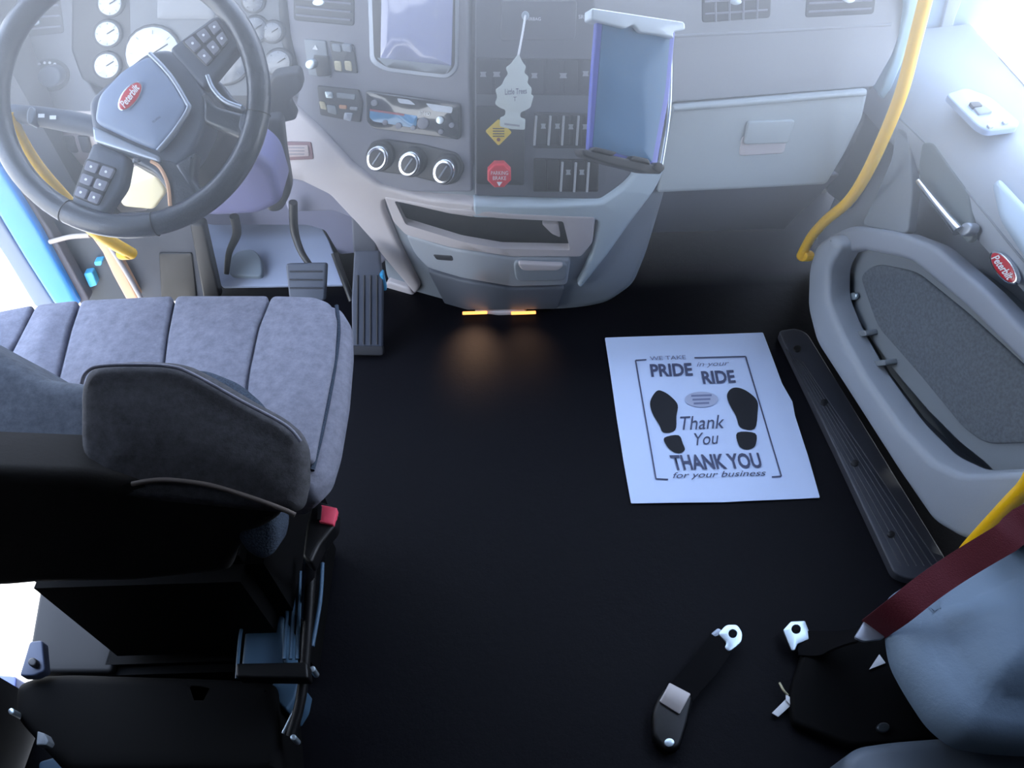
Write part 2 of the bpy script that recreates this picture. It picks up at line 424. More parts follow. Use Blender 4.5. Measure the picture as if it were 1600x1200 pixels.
def vent(quad, nslat=4, nv=0, m=plasdk, dome=0):
    v = pad('air_vent', quad, DASH.off(.003), .02, m, D, r=.003, rnd=6)
    a, b, c, d = [Vector(p) for p in quad]
    for i in range(nslat):
        t = (i+.7)/(nslat+.4)
        p = a.lerp(d, t); q = b.lerp(c, t); w = (q-p)
        ptube('slat', [tuple(p+w*.05), tuple(q-w*.05)], DASH.off(.006), .0022, plas, v, sm=False, ns=6)
    for i in range(nv):
        t = (i+1)/(nv+1); p = a.lerp(b, t); q = d.lerp(c, t)
        ptube('vane', [tuple(p), tuple(q)], DASH.off(.007), .0022, plas, v, sm=False, ns=6)
    return v
for q, ns, nv, tb in (([(458, -25), (553, -15), (553, 41), (458, 32)], 4, 0, (497, 4)), ([(1095, -30), (1207, -34), (1204, 28), (1097, 36)], 3, 4, (1150, 3)),
                  ([(1262, -30), (1372, -34), (1366, 22), (1258, 28)], 4, 0, (1327, 0)), ([(8, -20), (92, -20), (101, 52), (22, 60)], 4, 0, (52, 35))):
    vv = vent(q, ns, nv)
    pad('vent_tab', circ(tb[0], tb[1], 9, 5), DASH.off(.010), .005, steel, vv, r=.001, rnd=0)
# headlight knob
kp = pad('light_switch', circ(78, 118, 30, 26), DASH.off(.006), .01, plasdk, D, r=.003, rnd=0)
pad('knob', circ(76, 120, 18, 17), DASH.off(.030), .026, leath2, kp, r=.004, rnd=0)
for i in range(4): flat('symbol', circ(62+i*8, 97+abs(i-1.5)*2, 2.4, n=8), DASH.off(.007), white, kp)
# navigation display
ns_ = pad('display_bezel', [(573, -30), (716, -30), (716, 108), (700, 124), (600, 112), (577, 98)], DASH.off(.004), .02, alu, D, r=.003, rnd=10)
pad('bezel_face', [(580, -28), (711, -28), (710, 104), (698, 117), (604, 106), (584, 92)], DASH.off(.0055), .01, plasdk, ns_, r=.001, rnd=9, fill='flat')
pad('display_screen', [(596, -20), (708, -20), (705, 103), (594, 91)], DASH.off(.007), .008, scrn, ns_, r=.001, rnd=2)
pad('control_strip', [(588, 90), (706, 103), (698, 116), (604, 105)], DASH.off(.0078), .008, mtrim, ns_, r=.001, rnd=3)
# small switches
def sw(q, m, parent=D, lift=.006, name='switch', rnd=3, thick=.01, r=.002): return pad(name, q, DASH.off(lift), thick, m, parent, r=r, rnd=rnd)
a = sw([(474, 61), (508, 64), (516, 122), (482, 118)], mtrim, name='brake_valve_panel')
sw([(489, 86), (512, 88), (515, 119), (495, 120)], plasbk, a, .009, 'key_socket'); pad('ignition_key', circ(484, 101, 8), DASH.off(.022), .016, steel, a, r=.003, rnd=0)
flat('symbol', [(488, 77), (497, 78), (493, 70)], DASH.off(.008), white, a)
a = sw([(514, 64), (551, 70), (558, 115), (522, 113)], plasdk, name='rocker_panel')
for dx in (0, 16):
    b = sw([(517+dx, 68), (531+dx, 70), (533+dx, 82), (519+dx, 80)], mtrim, a, .012)
    sw([(521+dx, 95), (532+dx, 96), (534+dx, 112), (523+dx, 110)], cream, a, .009, 'switch_lens')
a = sw([(495, 134), (560, 141), (566, 160), (562, 192), (500, 180)], plasdk, name='mirror_panel')
for q, mm in (([(507, 143), (518, 144), (520, 154), (509, 153)], steel), ([(525, 145), (555, 148), (554, 156), (526, 153)], mtrim), ([(498, 158), (506, 160), (510, 172), (501, 170)], cream),
              ([(510, 164), (524, 166), (526, 180), (512, 176)], mtrim), ([(529, 164), (541, 165), (541, 171), (530, 170)], mat('orange print', (205, 150, 110), .6)), ([(546, 167), (558, 168), (558, 173), (546, 172)], grey),
              ([(538, 176), (551, 177), (548, 190), (536, 187)], alu)):
    sw(q, mm, a, .010, 'button', 2, .005, .001)
# radio
ra = pad('radio', [(570, 142), (718, 163), (718, 219), (582, 201), (572, 190)], DASH.off(.012), .03, gloss, D, r=.003, rnd=5)
rs = DASH.off(.0128)
pad('radio_display', [(578, 171), (652, 181), (650, 198), (640, 199), (584, 190), (577, 184)], rs, .002, lcd, ra, r=.0005, rnd=3)
flat('red_band', [(578, 170), (632, 178), (632, 181), (578, 173)], rs, lcdr, ra)
for q in ([(620, 153), (640, 156), (650, 164), (624, 161)], [(665, 161), (708, 167), (706, 177), (676, 173)]): flat('painted_highlight', q, rs, alu, ra, rnd=3)  # flat silver patches painted as highlights on the gloss front
for u, v, r in ((687, 188, 6), (688, 206, 4), (705, 196, 4), (660, 193, 9), (584, 161, 5), (601, 192, 4), (622, 197, 5), (645, 200, 4)):
    pad('button', circ(u, v, r, n=12), DASH.off(.016), .005, steel if r > 5.5 and u > 680 else plas, ra, r=.001, rnd=0)
text('lettering', 'BT-HD', (655, 179), (672, 181), (655, 173), rs, white, ra)
# climate knobs
kb = pad('climate_panel', [(578, 222), (600, 218), (660, 226), (715, 240), (726, 262), (715, 285), (700, 290), (640, 275), (585, 268), (572, 245)], DASH.off(.005), .02, plasdk, D, r=.004, rnd=8)
for u, v in ((588, 248), (638, 257), (692, 269)):
    k_ = pad('climate_knob', circ(u+4, v-3, 22, 24, rot=.2), DASH.off(.018), .016, plasbk, kb, r=.004, rnd=0)
    pad('knob_ring', circ(u, v, 17, 20, rot=.2), DASH.off(.034), .022, chrome, D, r=.004, rnd=0)
    pad('knob_face', circ(u, v, 12.5, 15, rot=.2), DASH.off(.0352), .01, plasdk, D, r=.002, rnd=0)
    ptube('knob_pointer', [(u-6, v+9), (u+6, v-9)], DASH.off(.037), .002, alu, D, sm=False, ns=6)
# centre panel contents
pad('blank_plate', [(783, 0), (902, 0), (899, 62), (782, 64)], DASH.off(.003), .01, plas_c, D, r=.003, rnd=6)
text('lettering', 'AIRBAG', (822, 32), (845, 32), (822, 27), DASH.off(.004), white, D); text('lettering', 'SRS', (904, 29), (916, 29), (904, 23), DASH.off(.003), white, D)
def swrow(q, name, n, leds, icons, m=plasdk):
    s = sw(q, m, D, .006, name, 3, .012)
    a, b, c, d = [Vector(p) for p in q]
    for i in range(n):
        t0 = i/n+.01; t1 = (i+1)/n-.01
        qq = [a.lerp(b, t0), a.lerp(b, t1), d.lerp(c, t1), d.lerp(c, t0)]
        ctr = sum(qq, Vector((0, 0)))/4
        qq = [tuple(ctr+(p-ctr)*.93) for p in qq]
        sw(qq, m, s, .010, 'switch', 3, .008, .0015)
    for (u, v) in leds:
        ptube('pointer_bar', [(u, v), (u-3, v+46)], DASH.off(.013), .0026, grey, s, sm=False, ns=6)
    for (u, v, w) in icons:
        flat('symbol', [(u-w, v-4), (u+w, v-4), (u+w*.7, v), (u+w, v+4), (u-w, v+4), (u-w*.7, v)], DASH.off(.0105), grey, s)
    return s
swrow([(744, 91), (932, 93), (932, 150), (744, 148)], 'upper_switch_row', 7, [], [(755, 116, 5), (776, 116, 6), (835, 118, 5), (880, 118, 6), (915, 115, 5)])
blk = sw([(744, 166), (821, 168), (819, 290), (744, 288)], plasdk, D, .006, 'brake_switch_plate', 4, .012)
sw([(834, 175), (930, 178), (930, 232), (833, 232)], plasdk, D, .004, 'panel_plate', 3, .008)
swrow([(836, 178), (930, 180), (929, 230), (835, 228)], 'middle_switch_row', 5, [(838, 181), (860, 181), (881, 181), (904, 181), (924, 183)], [(849, 197, 4), (871, 197, 4), (892, 198, 4), (914, 198, 4)], plasbk)
swrow([(834, 248), (936, 250), (935, 300), (833, 300)], 'lower_switch_row', 5, [(879, 253), (900, 254), (920, 254)], [(888, 269, 4), (909, 269, 4)], plasbk)
st = sw([(779, 186), (800, 207), (779, 228), (758, 205)], yels, D, .0075, 'warning_sticker', 3, .0015, .0003)
for i in range(4): flat('writing', rect(770-(i-1)*0, 200+i*4, 788, 201.5+i*4), DASH.off(.0085), plasbk, st)
flat('symbol', circ(779, 218, 3, n=8), DASH.off(.0085), mat('brown', (120, 50, 30), .6), st)
rk = pad('parking_brake_knob', circ(780, 275, 20, 20, n=8, rot=.39), DASH.off(.034), .03, redk, D, r=.005, rnd=0)
text('lettering', 'PARKING', (767, 273), (794, 273), (767, 267), DASH.off(.0345), white, rk); text('lettering', 'BRAKE', (770, 281), (791, 281), (770, 275), DASH.off(.0345), white, rk)
flat('symbol', [(776, 284), (785, 284), (780, 291)], DASH.off(.0353), white, rk)
# lower trim, light
CO = DASH.off(.012)
lt = pad('lower_trim_left', [(424, 150), (452, 162), (500, 206), (548, 258), (592, 292), (660, 310), (742, 318), (742, 342), (700, 336), (640, 322), (598, 312), (598, 330), (622, 385), (655, 450), (648, 462), (600, 405), (556, 350), (515, 306), (470, 284), (432, 278), (426, 240)], CO, .035, ltrim, D, r=.008, fill='flat', rnd=6)
pl = pad('label_plate', [(430, 222), (486, 222), (490, 249), (436, 251)], CO.off(.002), .003, mat('reddish frame', (120, 84, 90), .5), lt, r=.001, rnd=3)
pad('label_insert', [(437, 227), (481, 227), (483, 244), (441, 246)], CO.off(.0045), .003, mat('beige label', (176, 160, 158), .5), pl, r=.0005, rnd=2)
for i in range(3): flat('writing', rect(444, 230+i*5, 476, 231.4+i*5), CO.off(.0048), plas, pl)
lr = pad('lower_trim_right', [(738, 318), (850, 322), (938, 318), (972, 296), (1002, 262), (1044, 262), (1020, 304), (985, 350), (948, 402), (908, 452), (902, 446), (925, 400), (935, 346), (850, 344), (738, 342)], CO, .035, mat('light blue grey plastic', (172, 187, 196), .45), D, r=.008, fill='flat', rnd=6)
# console below
OP = [(616, 314), (700, 331), (780, 341), (880, 346), (891, 391), (785, 389), (722, 378), (634, 351)]
OPC = [(610, 300), (700, 318), (780, 328), (880, 332), (894, 396), (785, 392), (722, 380), (634, 358)]
CB = DASH.off(-.006)
cb = pad('console_body', [(560, 330), (600, 400), (604, 440), (640, 484), (700, 496), (880, 491), (950, 476), (990, 448), (1010, 400), (1040, 300), (1040, 240), (940, 260), (700, 260), (560, 240)], CB, .27, mtrim, D, r=.014, rnd=14, holes=[(OPC, .16)])
fr = pad('cubby_frame', [(600, 308), (700, 326), (800, 335), (930, 340), (926, 380), (908, 402), (800, 402), (705, 388), (634, 368), (615, 348)], CO.off(.002), .02, ltrim, D, r=.004, rnd=5, holes=[(OP, .02)])
pad('cubby_shade', [(608, 300), (700, 312), (790, 322), (890, 330), (896, 398), (785, 396), (722, 382), (630, 358)], CO.off(-.035), .01, basebk, D, r=.001)  # black sheet stands in for the shade inside the cubby
pad('tray_clip', [(846, 350), (872, 350), (876, 372), (862, 366)], CO.off(-.012), .01, ltrim, D, r=.002, rnd=4)
dw = pad('drawer', [(634, 368), (705, 390), (800, 404), (892, 405), (886, 447), (800, 449), (722, 436), (668, 420), (648, 398)], CO.off(.003), .03, mat('drawer plastic', (150, 156, 164), .5), D, r=.006, rnd=8, fill='flat')
pad('drawer_pull', [(802, 410), (888, 413), (884, 440), (806, 441)], CO.off(.012), .012, mtrim, dw, r=.005, rnd=10)
pad('pull_lip', [(808, 412), (882, 415), (872, 424), (816, 424)], CO.off(.018), .01, ltrim, dw, r=.004, rnd=6)
pad('slot', [(676, 398), (706, 400), (708, 408), (682, 406)], CO.off(.0045), .004, plasdk, dw, r=.001, rnd=3)
pad('kick_plate', [(668, 424), (722, 440), (800, 452), (884, 450), (872, 484), (700, 486)], CO.off(-.002), .02, mat('slate plastic', (88, 93, 102), .6), D, r=.005, rnd=6, fill='flat')
pad('console_foot', [(604, 440), (640, 452), (655, 478), (700, 489), (820, 488), (818, 496), (700, 498), (642, 490), (600, 450)], CO.off(.001), .03, ltrim, D, r=.006, rnd=6, fill='flat')
# glovebox
gb = pad('glove_box_door', [(1050, 165), (1358, 139), (1348, 185), (1322, 238), (1292, 289), (1160, 296), (1026, 302), (1034, 240)], DASH.off(.012), .03, gtrim, D, r=.008, rnd=7, fill='flat')
ptube('ridge', [(1052, 170), (1200, 158), (1352, 145)], DASH.off(.013), .006, gtrim, gb)
pad('latch_cup', [(1160, 212), (1232, 206), (1226, 240), (1154, 244)], DASH.off(.0145), .01, ltrim, gb, r=.003, rnd=7)
pad('latch', [(1170, 190), (1243, 188), (1232, 224), (1163, 226)], DASH.off(.022), .012, gtrim, gb, r=.003, rnd=5)
# knee panels
kn = [DASH.hit(1008, 296), DASH.hit(1305, 288)]
def lower_panel(name, u0, u1, v0, y1, z1, m, y0=None, x0=None, x1=None):
    A = DASH.hit(u0, v0)+Vector((0, .02, 0)); B = DASH.hit(u1, v0-(u1-u0)*.031)+Vector((0, .02, 0))
    pts = [A, B, Vector((B.x if x1 is None else x1, y1, z1)), Vector((A.x if x0 is None else x0, y1, z1))]
    return prism3(name, pts, (0, .03, -.01), m, D, bev=.004)
lower_panel('knee_panel', 960, 1318, 292, 1.62, .17, mat('knee plastic', (96, 99, 110), .65, bump=.1, scale=300))
pad('driver_knee_panel', [(436, 276), (520, 290), (575, 330), (612, 400), (588, 420), (560, 345), (520, 330), (450, 332)], PY(1.58), .05, mat('lilac grey plastic', (140, 140, 158), .6), D, r=.006, rnd=8)
# dash end and pillar trim on the passenger side
pad('end_trim', [(1424, -60), (1448, -60), (1432, 30), (1410, 100), (1385, 160), (1372, 150), (1395, 95), (1416, 20)], PY(1.50), .06, mat('pale blue trim', (176, 204, 218), .4), D, r=.006, rnd=6, fill='flat')
pad('end_panel', [(1360, 136), (1400, 118), (1405, 190), (1372, 270), (1330, 330), (1290, 300), (1325, 240), (1350, 185)], PY(1.55), .05, mat('end panel plastic', (112, 118, 124), .6), D, r=.006, rnd=8, fill='flat')
# left end of the dash with its switches, next to the open door
le = pad('left_end_trim', [(-10, 95), (20, 105), (70, 172), (150, 172), (190, 215), (235, 260), (230, 330), (150, 335), (92, 300), (40, 215), (10, 160)], DASH.off(.004), .05, mat('warm light trim', (184, 174, 168), .5), D, r=.008, rnd=8, fill='flat')
lsb = sw([(84, 206), (138, 208), (150, 250), (120, 262)], mat('taupe', (120, 112, 116), .5), le, .008, 'switch_plate')
for dx in (0, 22): sw([(98+dx, 212), (114+dx, 213), (120+dx, 240), (106+dx, 238)], plasdk, lsb, .013)

# ================================================================== STEERING COLUMN AND WHEEL
S = thing('steering_column', (-.6, 1.5, .3), 'dark steering column with lilac lower shroud and stalk behind the wheel', 'steering column')
pad('lower_shroud', [(292, 240), (330, 232), (400, 240), (425, 262), (442, 318), (405, 338), (330, 342), (296, 336)], PY(1.30), .10, lilac, S, r=.02, rnd=14)
pad('column_cover', [(400, 190), (440, 185), (446, 240), (456, 300), (440, 332), (418, 334), (400, 270)], PY(1.44), .03, plasdk, S, r=.010, rnd=12)
pad('column_collar', [(425, 118), (468, 112), (474, 140), (450, 160), (466, 188), (430, 196), (405, 170)], PY(1.50), .03, plasdk, S, r=.008, rnd=10)
pad('column_core', [(170, 120), (320, 120), (350, 200), (312, 262), (262, 270), (190, 250)], WHEEL.off(-.06), .12, plasdk, S, r=.02, rnd=20)
ptube('signal_stalk', [(8, 176), (60, 182), (110, 190), (160, 200)], WHEEL.off(-.05), [.015, .017, .019, .017], leath2, S)
pad('stalk_ring', circ(47, 180, 6, 14, rot=.1), WHEEL.off(-.028), .02, alu, S, r=.002, rnd=0)
for u in (60, 78): flat('symbol', rect(u, 178+(u-60)*.15, u+10, 184+(u-60)*.15), WHEEL.off(-.0290), white, S)
pad('brake_stalk', [(328, 118), (345, 128), (360, 150), (382, 165), (378, 176), (350, 168), (330, 145)], WHEEL.off(-.03), .02, leath2, S, r=.006, rnd=6)
pad('floor_housing', [(180, 290), (245, 270), (262, 300), (240, 330), (190, 325)], PY(1.45), .06, cream, S, r=.01, rnd=8)

SW = thing('steering_wheel', tuple(WC), 'dark leather steering wheel with grey hub and red oval badge', 'steering wheel')
ring = [WHEEL.hit(200+205*math.cos(t), 149+205*math.sin(t)) for t in [2*math.pi*i/96 for i in range(97)]]
bm = bmesh.new(); loops = []
for i in range(96):
    P = ring[i]; ra_ = (P-WC).normalized()
    loops.append([bm.verts.new(P+ra_*.0195*math.cos(a)-FW*.0165*math.sin(a)) for a in [2*math.pi*j/14 for j in range(14)]])
for i in range(96):
    A, B = loops[i-1], loops[i]
    for j in range(14): bm.faces.new((A[j-1], A[j], B[j], B[j-1]))
rim = frombm('rim', bm, leath, SW)
for deg in (78, 8, 118, -62):
    t = math.radians(deg); P = WHEEL.hit(200+205*math.cos(t), 149+205*math.sin(t)); rr = (P-WC).normalized()
    frombm('rim_seam', sweep([P+rr*.0200*math.cos(a)-FW*.0172*math.sin(a) for a in [2*math.pi*j/20 for j in range(21)]], .0009, 5), plasbk, rim)
hub = pad('hub', [(136, 158), (152, 140), (228, 80), (262, 74), (300, 100), (322, 150), (322, 195), (300, 240), (272, 268), (246, 258), (146, 226), (140, 190)], WHEEL.off(.0), .05, leath2, SW, r=.010, rnd=14)
Wt = WHEEL.off(.012)
cvr = pad('airbag_cover', [(152, 148), (190, 108), (232, 84), (264, 118), (294, 166), (272, 204), (246, 235), (200, 216), (145, 190)], WHEEL.off(.014), .03, mat('airbag cover plastic', (122, 138, 164), .42), SW, r=.008, dome=.006, rnd=12)
ptube('chrome_trim', [(234, 84), (266, 118), (292, 160), (294, 172), (272, 206), (247, 236)], WHEEL.off(.010), .0042, alu, SW, lift=0)
pad('lower_hub_band', [(143, 196), (200, 222), (246, 242), (250, 254), (200, 238), (146, 221)], WHEEL.off(.008), .02, alu, SW, r=.004, rnd=5)
em = pad('emblem', circ(203, 150, 27, 13, rot=-.93), WHEEL.off(.0225), .006, chrome, SW, r=.001, rnd=0, n=None) if False else pad('emblem', circ(203, 150, 27, 13, rot=-.93), WHEEL.off(.0225), .006, chrome, SW, r=.001, rnd=0)
pad('emblem_face', circ(203, 150, 25, 11, rot=-.93), WHEEL.off(.0235), .003, red, em, r=.0005, rnd=0)
ca, sa = math.cos(-.93), math.sin(-.93)
def em_pt(x, y): return (203+x*ca-y*sa, 150+x*sa+y*ca)
text('lettering', 'Peterbilt', em_pt(-20, 6), em_pt(20, 6), em_pt(-20, -6), WHEEL.off(.0237), white, em, shear=.3, bold=.02)
text('lettering', 'SRS AIRBAG', (240, 193), (252, 184), (238, 190), WHEEL.off(.0215), plasbk, cvr)
def spoke(name, pts, lift=.002, m=leath2, rnd=8): return pad(name, pts, WHEEL.off(lift), .022, m, SW, r=.007, rnd=rnd)
s1 = spoke('spoke', [(262, 76), (335, 22), (372, 35), (384, 60), (350, 100), (318, 140), (300, 120)], rnd=10)
s2 = spoke('spoke', [(144, 220), (200, 244), (192, 290), (160, 336), (108, 318), (118, 290)], rnd=10)
s3 = spoke('spoke', [(316, 140), (335, 165), (384, 178), (396, 215), (376, 214), (316, 190)], m=leath)
s4 = spoke('spoke', [(228, 244), (272, 250), (316, 302), (296, 330), (266, 335), (262, 300), (240, 270), (200, 250)], m=leath)
spoke('spoke', [(270, 256), (306, 236), (300, 280), (322, 306), (300, 312)], m=leath)
for (a, b, c, d), par in ((((282, 64), (338, 27), (358, 62), (322, 104)), s1), (((134, 246), (182, 262), (152, 322), (112, 306)), s2)):
    b1 = pad('button_pod', [a, b, c, d], WHEEL.off(.006), .008, plasdk, par, r=.003, rnd=6)
    A, B, C_, D_ = [Vector(p) for p in (a, b, c, d)]
    for r_ in range(3):
        for q_ in range(2):
            if par is s1: t0, t1, w0, w1 = r_/3+.05, (r_+1)/3-.04, q_/2+.06, (q_+1)/2-.04
            else: w0, w1, t0, t1 = r_/3+.05, (r_+1)/3-.04, q_/2+.06, (q_+1)/2-.04
            f = lambda s, w: tuple((A.lerp(B, s)).lerp(D_.lerp(C_, s), w))
            bb = pad('button', [f(t0, w0), f(t1, w0), f(t1, w1), f(t0, w1)], WHEEL.off(.010), .005, plas, SW, r=.0012, rnd=3)
            cx = (t0+t1)/2; cw = (w0+w1)/2; c0 = f(cx, cw)
            flat('symbol', circ(c0[0], c0[1], 2.2, n=8), WHEEL.off(.0106), white, bb)

ptube('thumb_trim', [(324, 118), (334, 140), (352, 158), (378, 168)], WHEEL.off(.014), .004, alu, SW)
ptube('spoke_bounce', [(236, 252), (250, 262), (262, 288), (266, 322)], WHEEL.off(.005), .003, tan, SW)  # tan tube paints the warm bounce on the spoke edge
pad('spoke_clip', [(376, 176), (390, 178), (390, 204), (378, 210), (372, 196)], WHEEL.off(.010), .01, leath2, SW, r=.003, rnd=5)
# ================================================================== THINGS ON THE DASH
AF = thing('air_freshener', tuple(DASH.hit(805, 195)), 'pale card air freshener shaped like a fir hanging on the centre dash panel', 'air freshener')
TF = DASH.off(.045)
tree = [(810, 84), (817, 98), (822, 104), (819, 114), (826, 120), (824, 130), (831, 138), (830, 148), (834, 150), (831, 160), (829, 168), (822, 172), (813, 176), (813, 184), (821, 186), (820, 203), (800, 202), (781, 198), (781, 184), (789, 181), (790, 172), (780, 168), (773, 162), (777, 152), (774, 140), (784, 133), (789, 122), (794, 116), (790, 106), (798, 100)]
tr = pad('fir_card', tree, TF, .002, freshm, AF, r=.0004, rnd=3, fill='flat')
text('lettering', 'Little Trees', (789, 148), (823, 146), (789, 139), TF, inkl, tr, bold=.01); text('lettering', 'T', (802, 158), (807, 158), (802, 151), TF, inkl, tr)
flat('band', [(788, 192), (812, 195), (812, 198), (788, 195)], TF, grey, tr)
pad('hang_hook', circ(821, 25, 6, 7), DASH.off(.012), .012, steel, AF, r=.002, rnd=0)
P0 = DASH.off(.014).hit(821, 24); P1 = TF.hit(810, 86)
tube('cord', [P0, P0.lerp(P1, .5)+Vector((0, -.004, 0)), P1], .0022, white, AF, ns=6)

TH_ = thing('tablet_mount', tuple(DASH.hit(975, 262)), 'clear topped tablet holder with dark lower clamp standing off the dash', 'tablet holder')
Pa, Pb, Pc = CAM+ray(925, 30)*1.30, CAM+ray(1060, 50)*1.36, CAM+ray(1025, 262)*1.33
TP = Plane(Pa, (Pb-Pa).cross(Pc-Pa))
tb = thing('tablet', tuple(TP.hit(975, 240)), 'upright dark glass tablet with blue edges in the holder', 'tablet')
pad('housing', [(933, 28), (1056, 46), (1046, 150), (1026, 264), (919, 238), (925, 130)], TP, .012, edgeb, tb, r=.003, rnd=6, fill='flat')
pad('screen_glass', [(942, 32), (1048, 50), (1040, 140), (1019, 254), (926, 230), (934, 130)], TP.off(.0012), .003, glassb, tb, r=.0008, rnd=4, fill='flat')
pad('top_clamp', [(925, 12), (1070, 34), (1072, 46), (1052, 50), (1054, 60), (1030, 54), (1000, 50), (990, 38), (978, 44), (924, 30)], TP.off(.012), .03, mat('clear silver', (205, 218, 230), .15, coat=.8), TH_, r=.003, rnd=4, fill='flat')
pad('lower_clamp', [(908, 232), (940, 238), (980, 248), (1020, 256), (1036, 264), (1034, 272), (1010, 271), (958, 258), (912, 244)], TP.off(.016), .035, plasdk, TH_, r=.004, rnd=5, fill='flat')
for q in ([(925, 236), (958, 244), (966, 238), (930, 229)], [(984, 250), (1018, 258), (1014, 248), (990, 243)]): pad('clamp_foot', q, TP.off(.021), .02, plasbk, TH_, r=.003, rnd=4)
pad('clamp_knob', circ(1030, 262, 9, 8), TP.off(.02), .03, plasbk, TH_, r=.003, rnd=0)
tube('tension_rod', [TP.off(-.02).hit(1048, 60), TP.off(-.02).hit(1046, 170), TP.off(-.02).hit(1033, 262)], .003, steel, TH_)
tube('mount_arm', [TP.off(-.015).hit(980, 170), TP.off(-.06).hit(984, 190), DASH.hit(985, 205)], [.016, .014, .02], plasbk, TH_)

# ================================================================== FOOTWELL
TOE = Plane((0, 1.58, .012), (0, -.42, .9))
tb_ = pad('trim_2', [(318, 318), (480, 318), (512, 372), (540, 445), (346, 448), (330, 400)], TOE, .012, toe, r=.003, rnd=4, fill='flat'); tag(tb_, 'pale footwell board behind the pedals', kind='structure')
fw_ = pad('trim_7', [(280, 290), (600, 290), (592, 392), (530, 398), (508, 360), (480, 352), (330, 352), (290, 340)], PY(1.72), .02, mat('lilac firewall', (120, 120, 140), .7), r=.003, rnd=6); tag(fw_, 'lilac grey firewall panel above the pedals', kind='structure')
AC = thing('accelerator_pedal', tuple(PZ(0).hit(572, 550)), 'long dark ribbed accelerator pedal hinged on the floor', 'pedal')
AP = Plane(PZ(.02).hit(572, 552), Vector((0, -1.25, .95)))
pad('pedal_plate', [(553, 392), (592, 392), (598, 440), (597, 552), (550, 550), (549, 470)], AP, .02, mat('pedal rubber', (62, 68, 82), .6), AC, r=.005, rnd=5)
for i in range(4): ptube('rib', [(559+i*10, 430), (558+i*10.4, 538)], AP, .0025, plasdk, AC, sm=False, lift=.001, ns=6)
pad('heel_plate', [(546, 540), (598, 541), (599, 556), (545, 555)], AP.off(.004), .02, plasdk, AC, r=.003)
pad('upper_housing', [(548, 322), (584, 322), (590, 400), (552, 400)], PY(1.56), .06, mat('housing grey', (96, 98, 108), .6), AC, r=.006, rnd=6)
tube('lever_arm', [AP.off(-.03).hit(522, 395), AP.off(-.03).hit(535, 430), AP.off(-.02).hit(550, 470)], .009, plasbk, AC)
BR_ = thing('brake_pedal', tuple(PY(1.5).hit(478, 450)), 'square dark brake pedal on a curved hanging arm', 'pedal')
BP = Plane(PY(1.46).hit(478, 430), (0, -1, .75))
pad('pedal_pad', [(446, 412), (510, 411), (507, 470), (452, 470)], BP, .02, mat('pedal rubber'+'b', (66, 72, 84), .6), BR_, r=.005, rnd=5)
for i in range(3): ptube('rib', [(453, 424+i*13), (504, 424+i*13)], BP, .002, plasdk, BR_, sm=False, lift=.001, ns=6)
tube('arm', [PY(1.55).hit(458, 316), PY(1.55).hit(460, 360), BP.off(-.02).hit(470, 392), BP.off(-.012).hit(484, 414)], [.011, .011, .009, .008], plasbk, BR_)
CL = thing('clutch_pedal', tuple(TOE.hit(385, 430)), 'pale grey clutch pedal with dark crooked arm', 'pedal')
pad('pedal_pad', [(356, 430), (358, 405), (370, 392), (395, 388), (408, 402), (410, 432)], TOE.off(.03), .02, mat('clutch grey', (124, 136, 146), .6), CL, r=.005, rnd=10)
tube('arm', [PY(1.66).hit(366, 338), TOE.off(.12).hit(370, 365), TOE.off(.08).hit(358, 395), TOE.off(.045).hit(354, 428)], [.013, .012, .009, .007], plasbk, CL)
pt = box('reflector_tab', (-.245, 1.40, .06), (-.235, 1.42, .12), mat('cyan tab', (60, 165, 215), .4), bev=.002)
pt.location = PY(1.47).hit(599, 438)-Vector((-.24, 1.41, .09)); tag(pt, 'small bright blue tab beside the accelerator pedal on the console side', 'tab')
for u in (742, 818):
    P = PZ(.014).hit(u, 489)
    L = thing('footwell_lamp', tuple(P), ('warm glowing footwell lamp under the console, nearer the pedals' if u < 780 else 'warm glowing footwell lamp under the console, nearer the paper sheet'), 'lamp', 'footwell lamps')
    box('lens', (P.x-.035, P.y-.004, P.z-.003), (P.x+.035, P.y+.006, P.z+.002), amber, L, bev=.001)
    lo = light('footwell_bulb', 'SPOT', (P.x, P.y-.012, .12), (P.x, P.y-.11, 0), 4.5, (1, .60, .36), spot_size=math.radians(74), spot_blend=1, shadow_soft_size=.012)

# ================================================================== FLOOR SHEET
PS = PZ(.004)
ps = thing('paper_sheet', tuple(PZ(0).hit(1110, 650)), 'white printed paper floor sheet with two black shoe prints', 'paper sheet')
OUT = [(945, 528), (1070, 524), (1192, 520), (1208, 562), (1222, 600), (1238, 628), (1242, 650), (1262, 712), (1281, 778), (1130, 785), (986, 787), (974, 720), (963, 650), (953, 580)]
sh = pad('sheet', OUT, PS, .0012, paper, ps, r=.0003, rnd=2, step=16)
for p_ in sh.data.polygons: p_.use_smooth = False
from mathutils import noise
for v in sh.data.vertices: v.co.z += .0014+.0014*noise.noise(v.co*7)
INK = PZ(.0075)
def line(a, b, w=2.2, m=inkl):
    A = Vector(a); B = Vector(b); t = (B-A).normalized(); n_ = Vector((-t.y, t.x))*w/2
    flat('border_line', [tuple(A+n_), tuple(B+n_), tuple(B-n_), tuple(A-n_)], INK, m, ps, 0)
for a, b in (((993, 563), (1010, 562)), ((1085, 559), (1165, 557)), ((993, 563), (1025, 748)), ((1165, 557), (1221, 744)), ((1025, 748), (1044, 749)), ((1206, 745), (1221, 744))): line(a, b)
text('lettering', 'WE TAKE', (1016, 563), (1072, 561), (1015, 557), INK, inkg, ps, 0)
text('lettering', 'PRIDE', (1018, 589), (1083, 587), (1015, 569), INK, inkl, ps, 0, bold=.03)
text('lettering', 'in your', (1089, 575), (1140, 573), (1088, 566), INK, inkg, ps, 0, shear=.3)
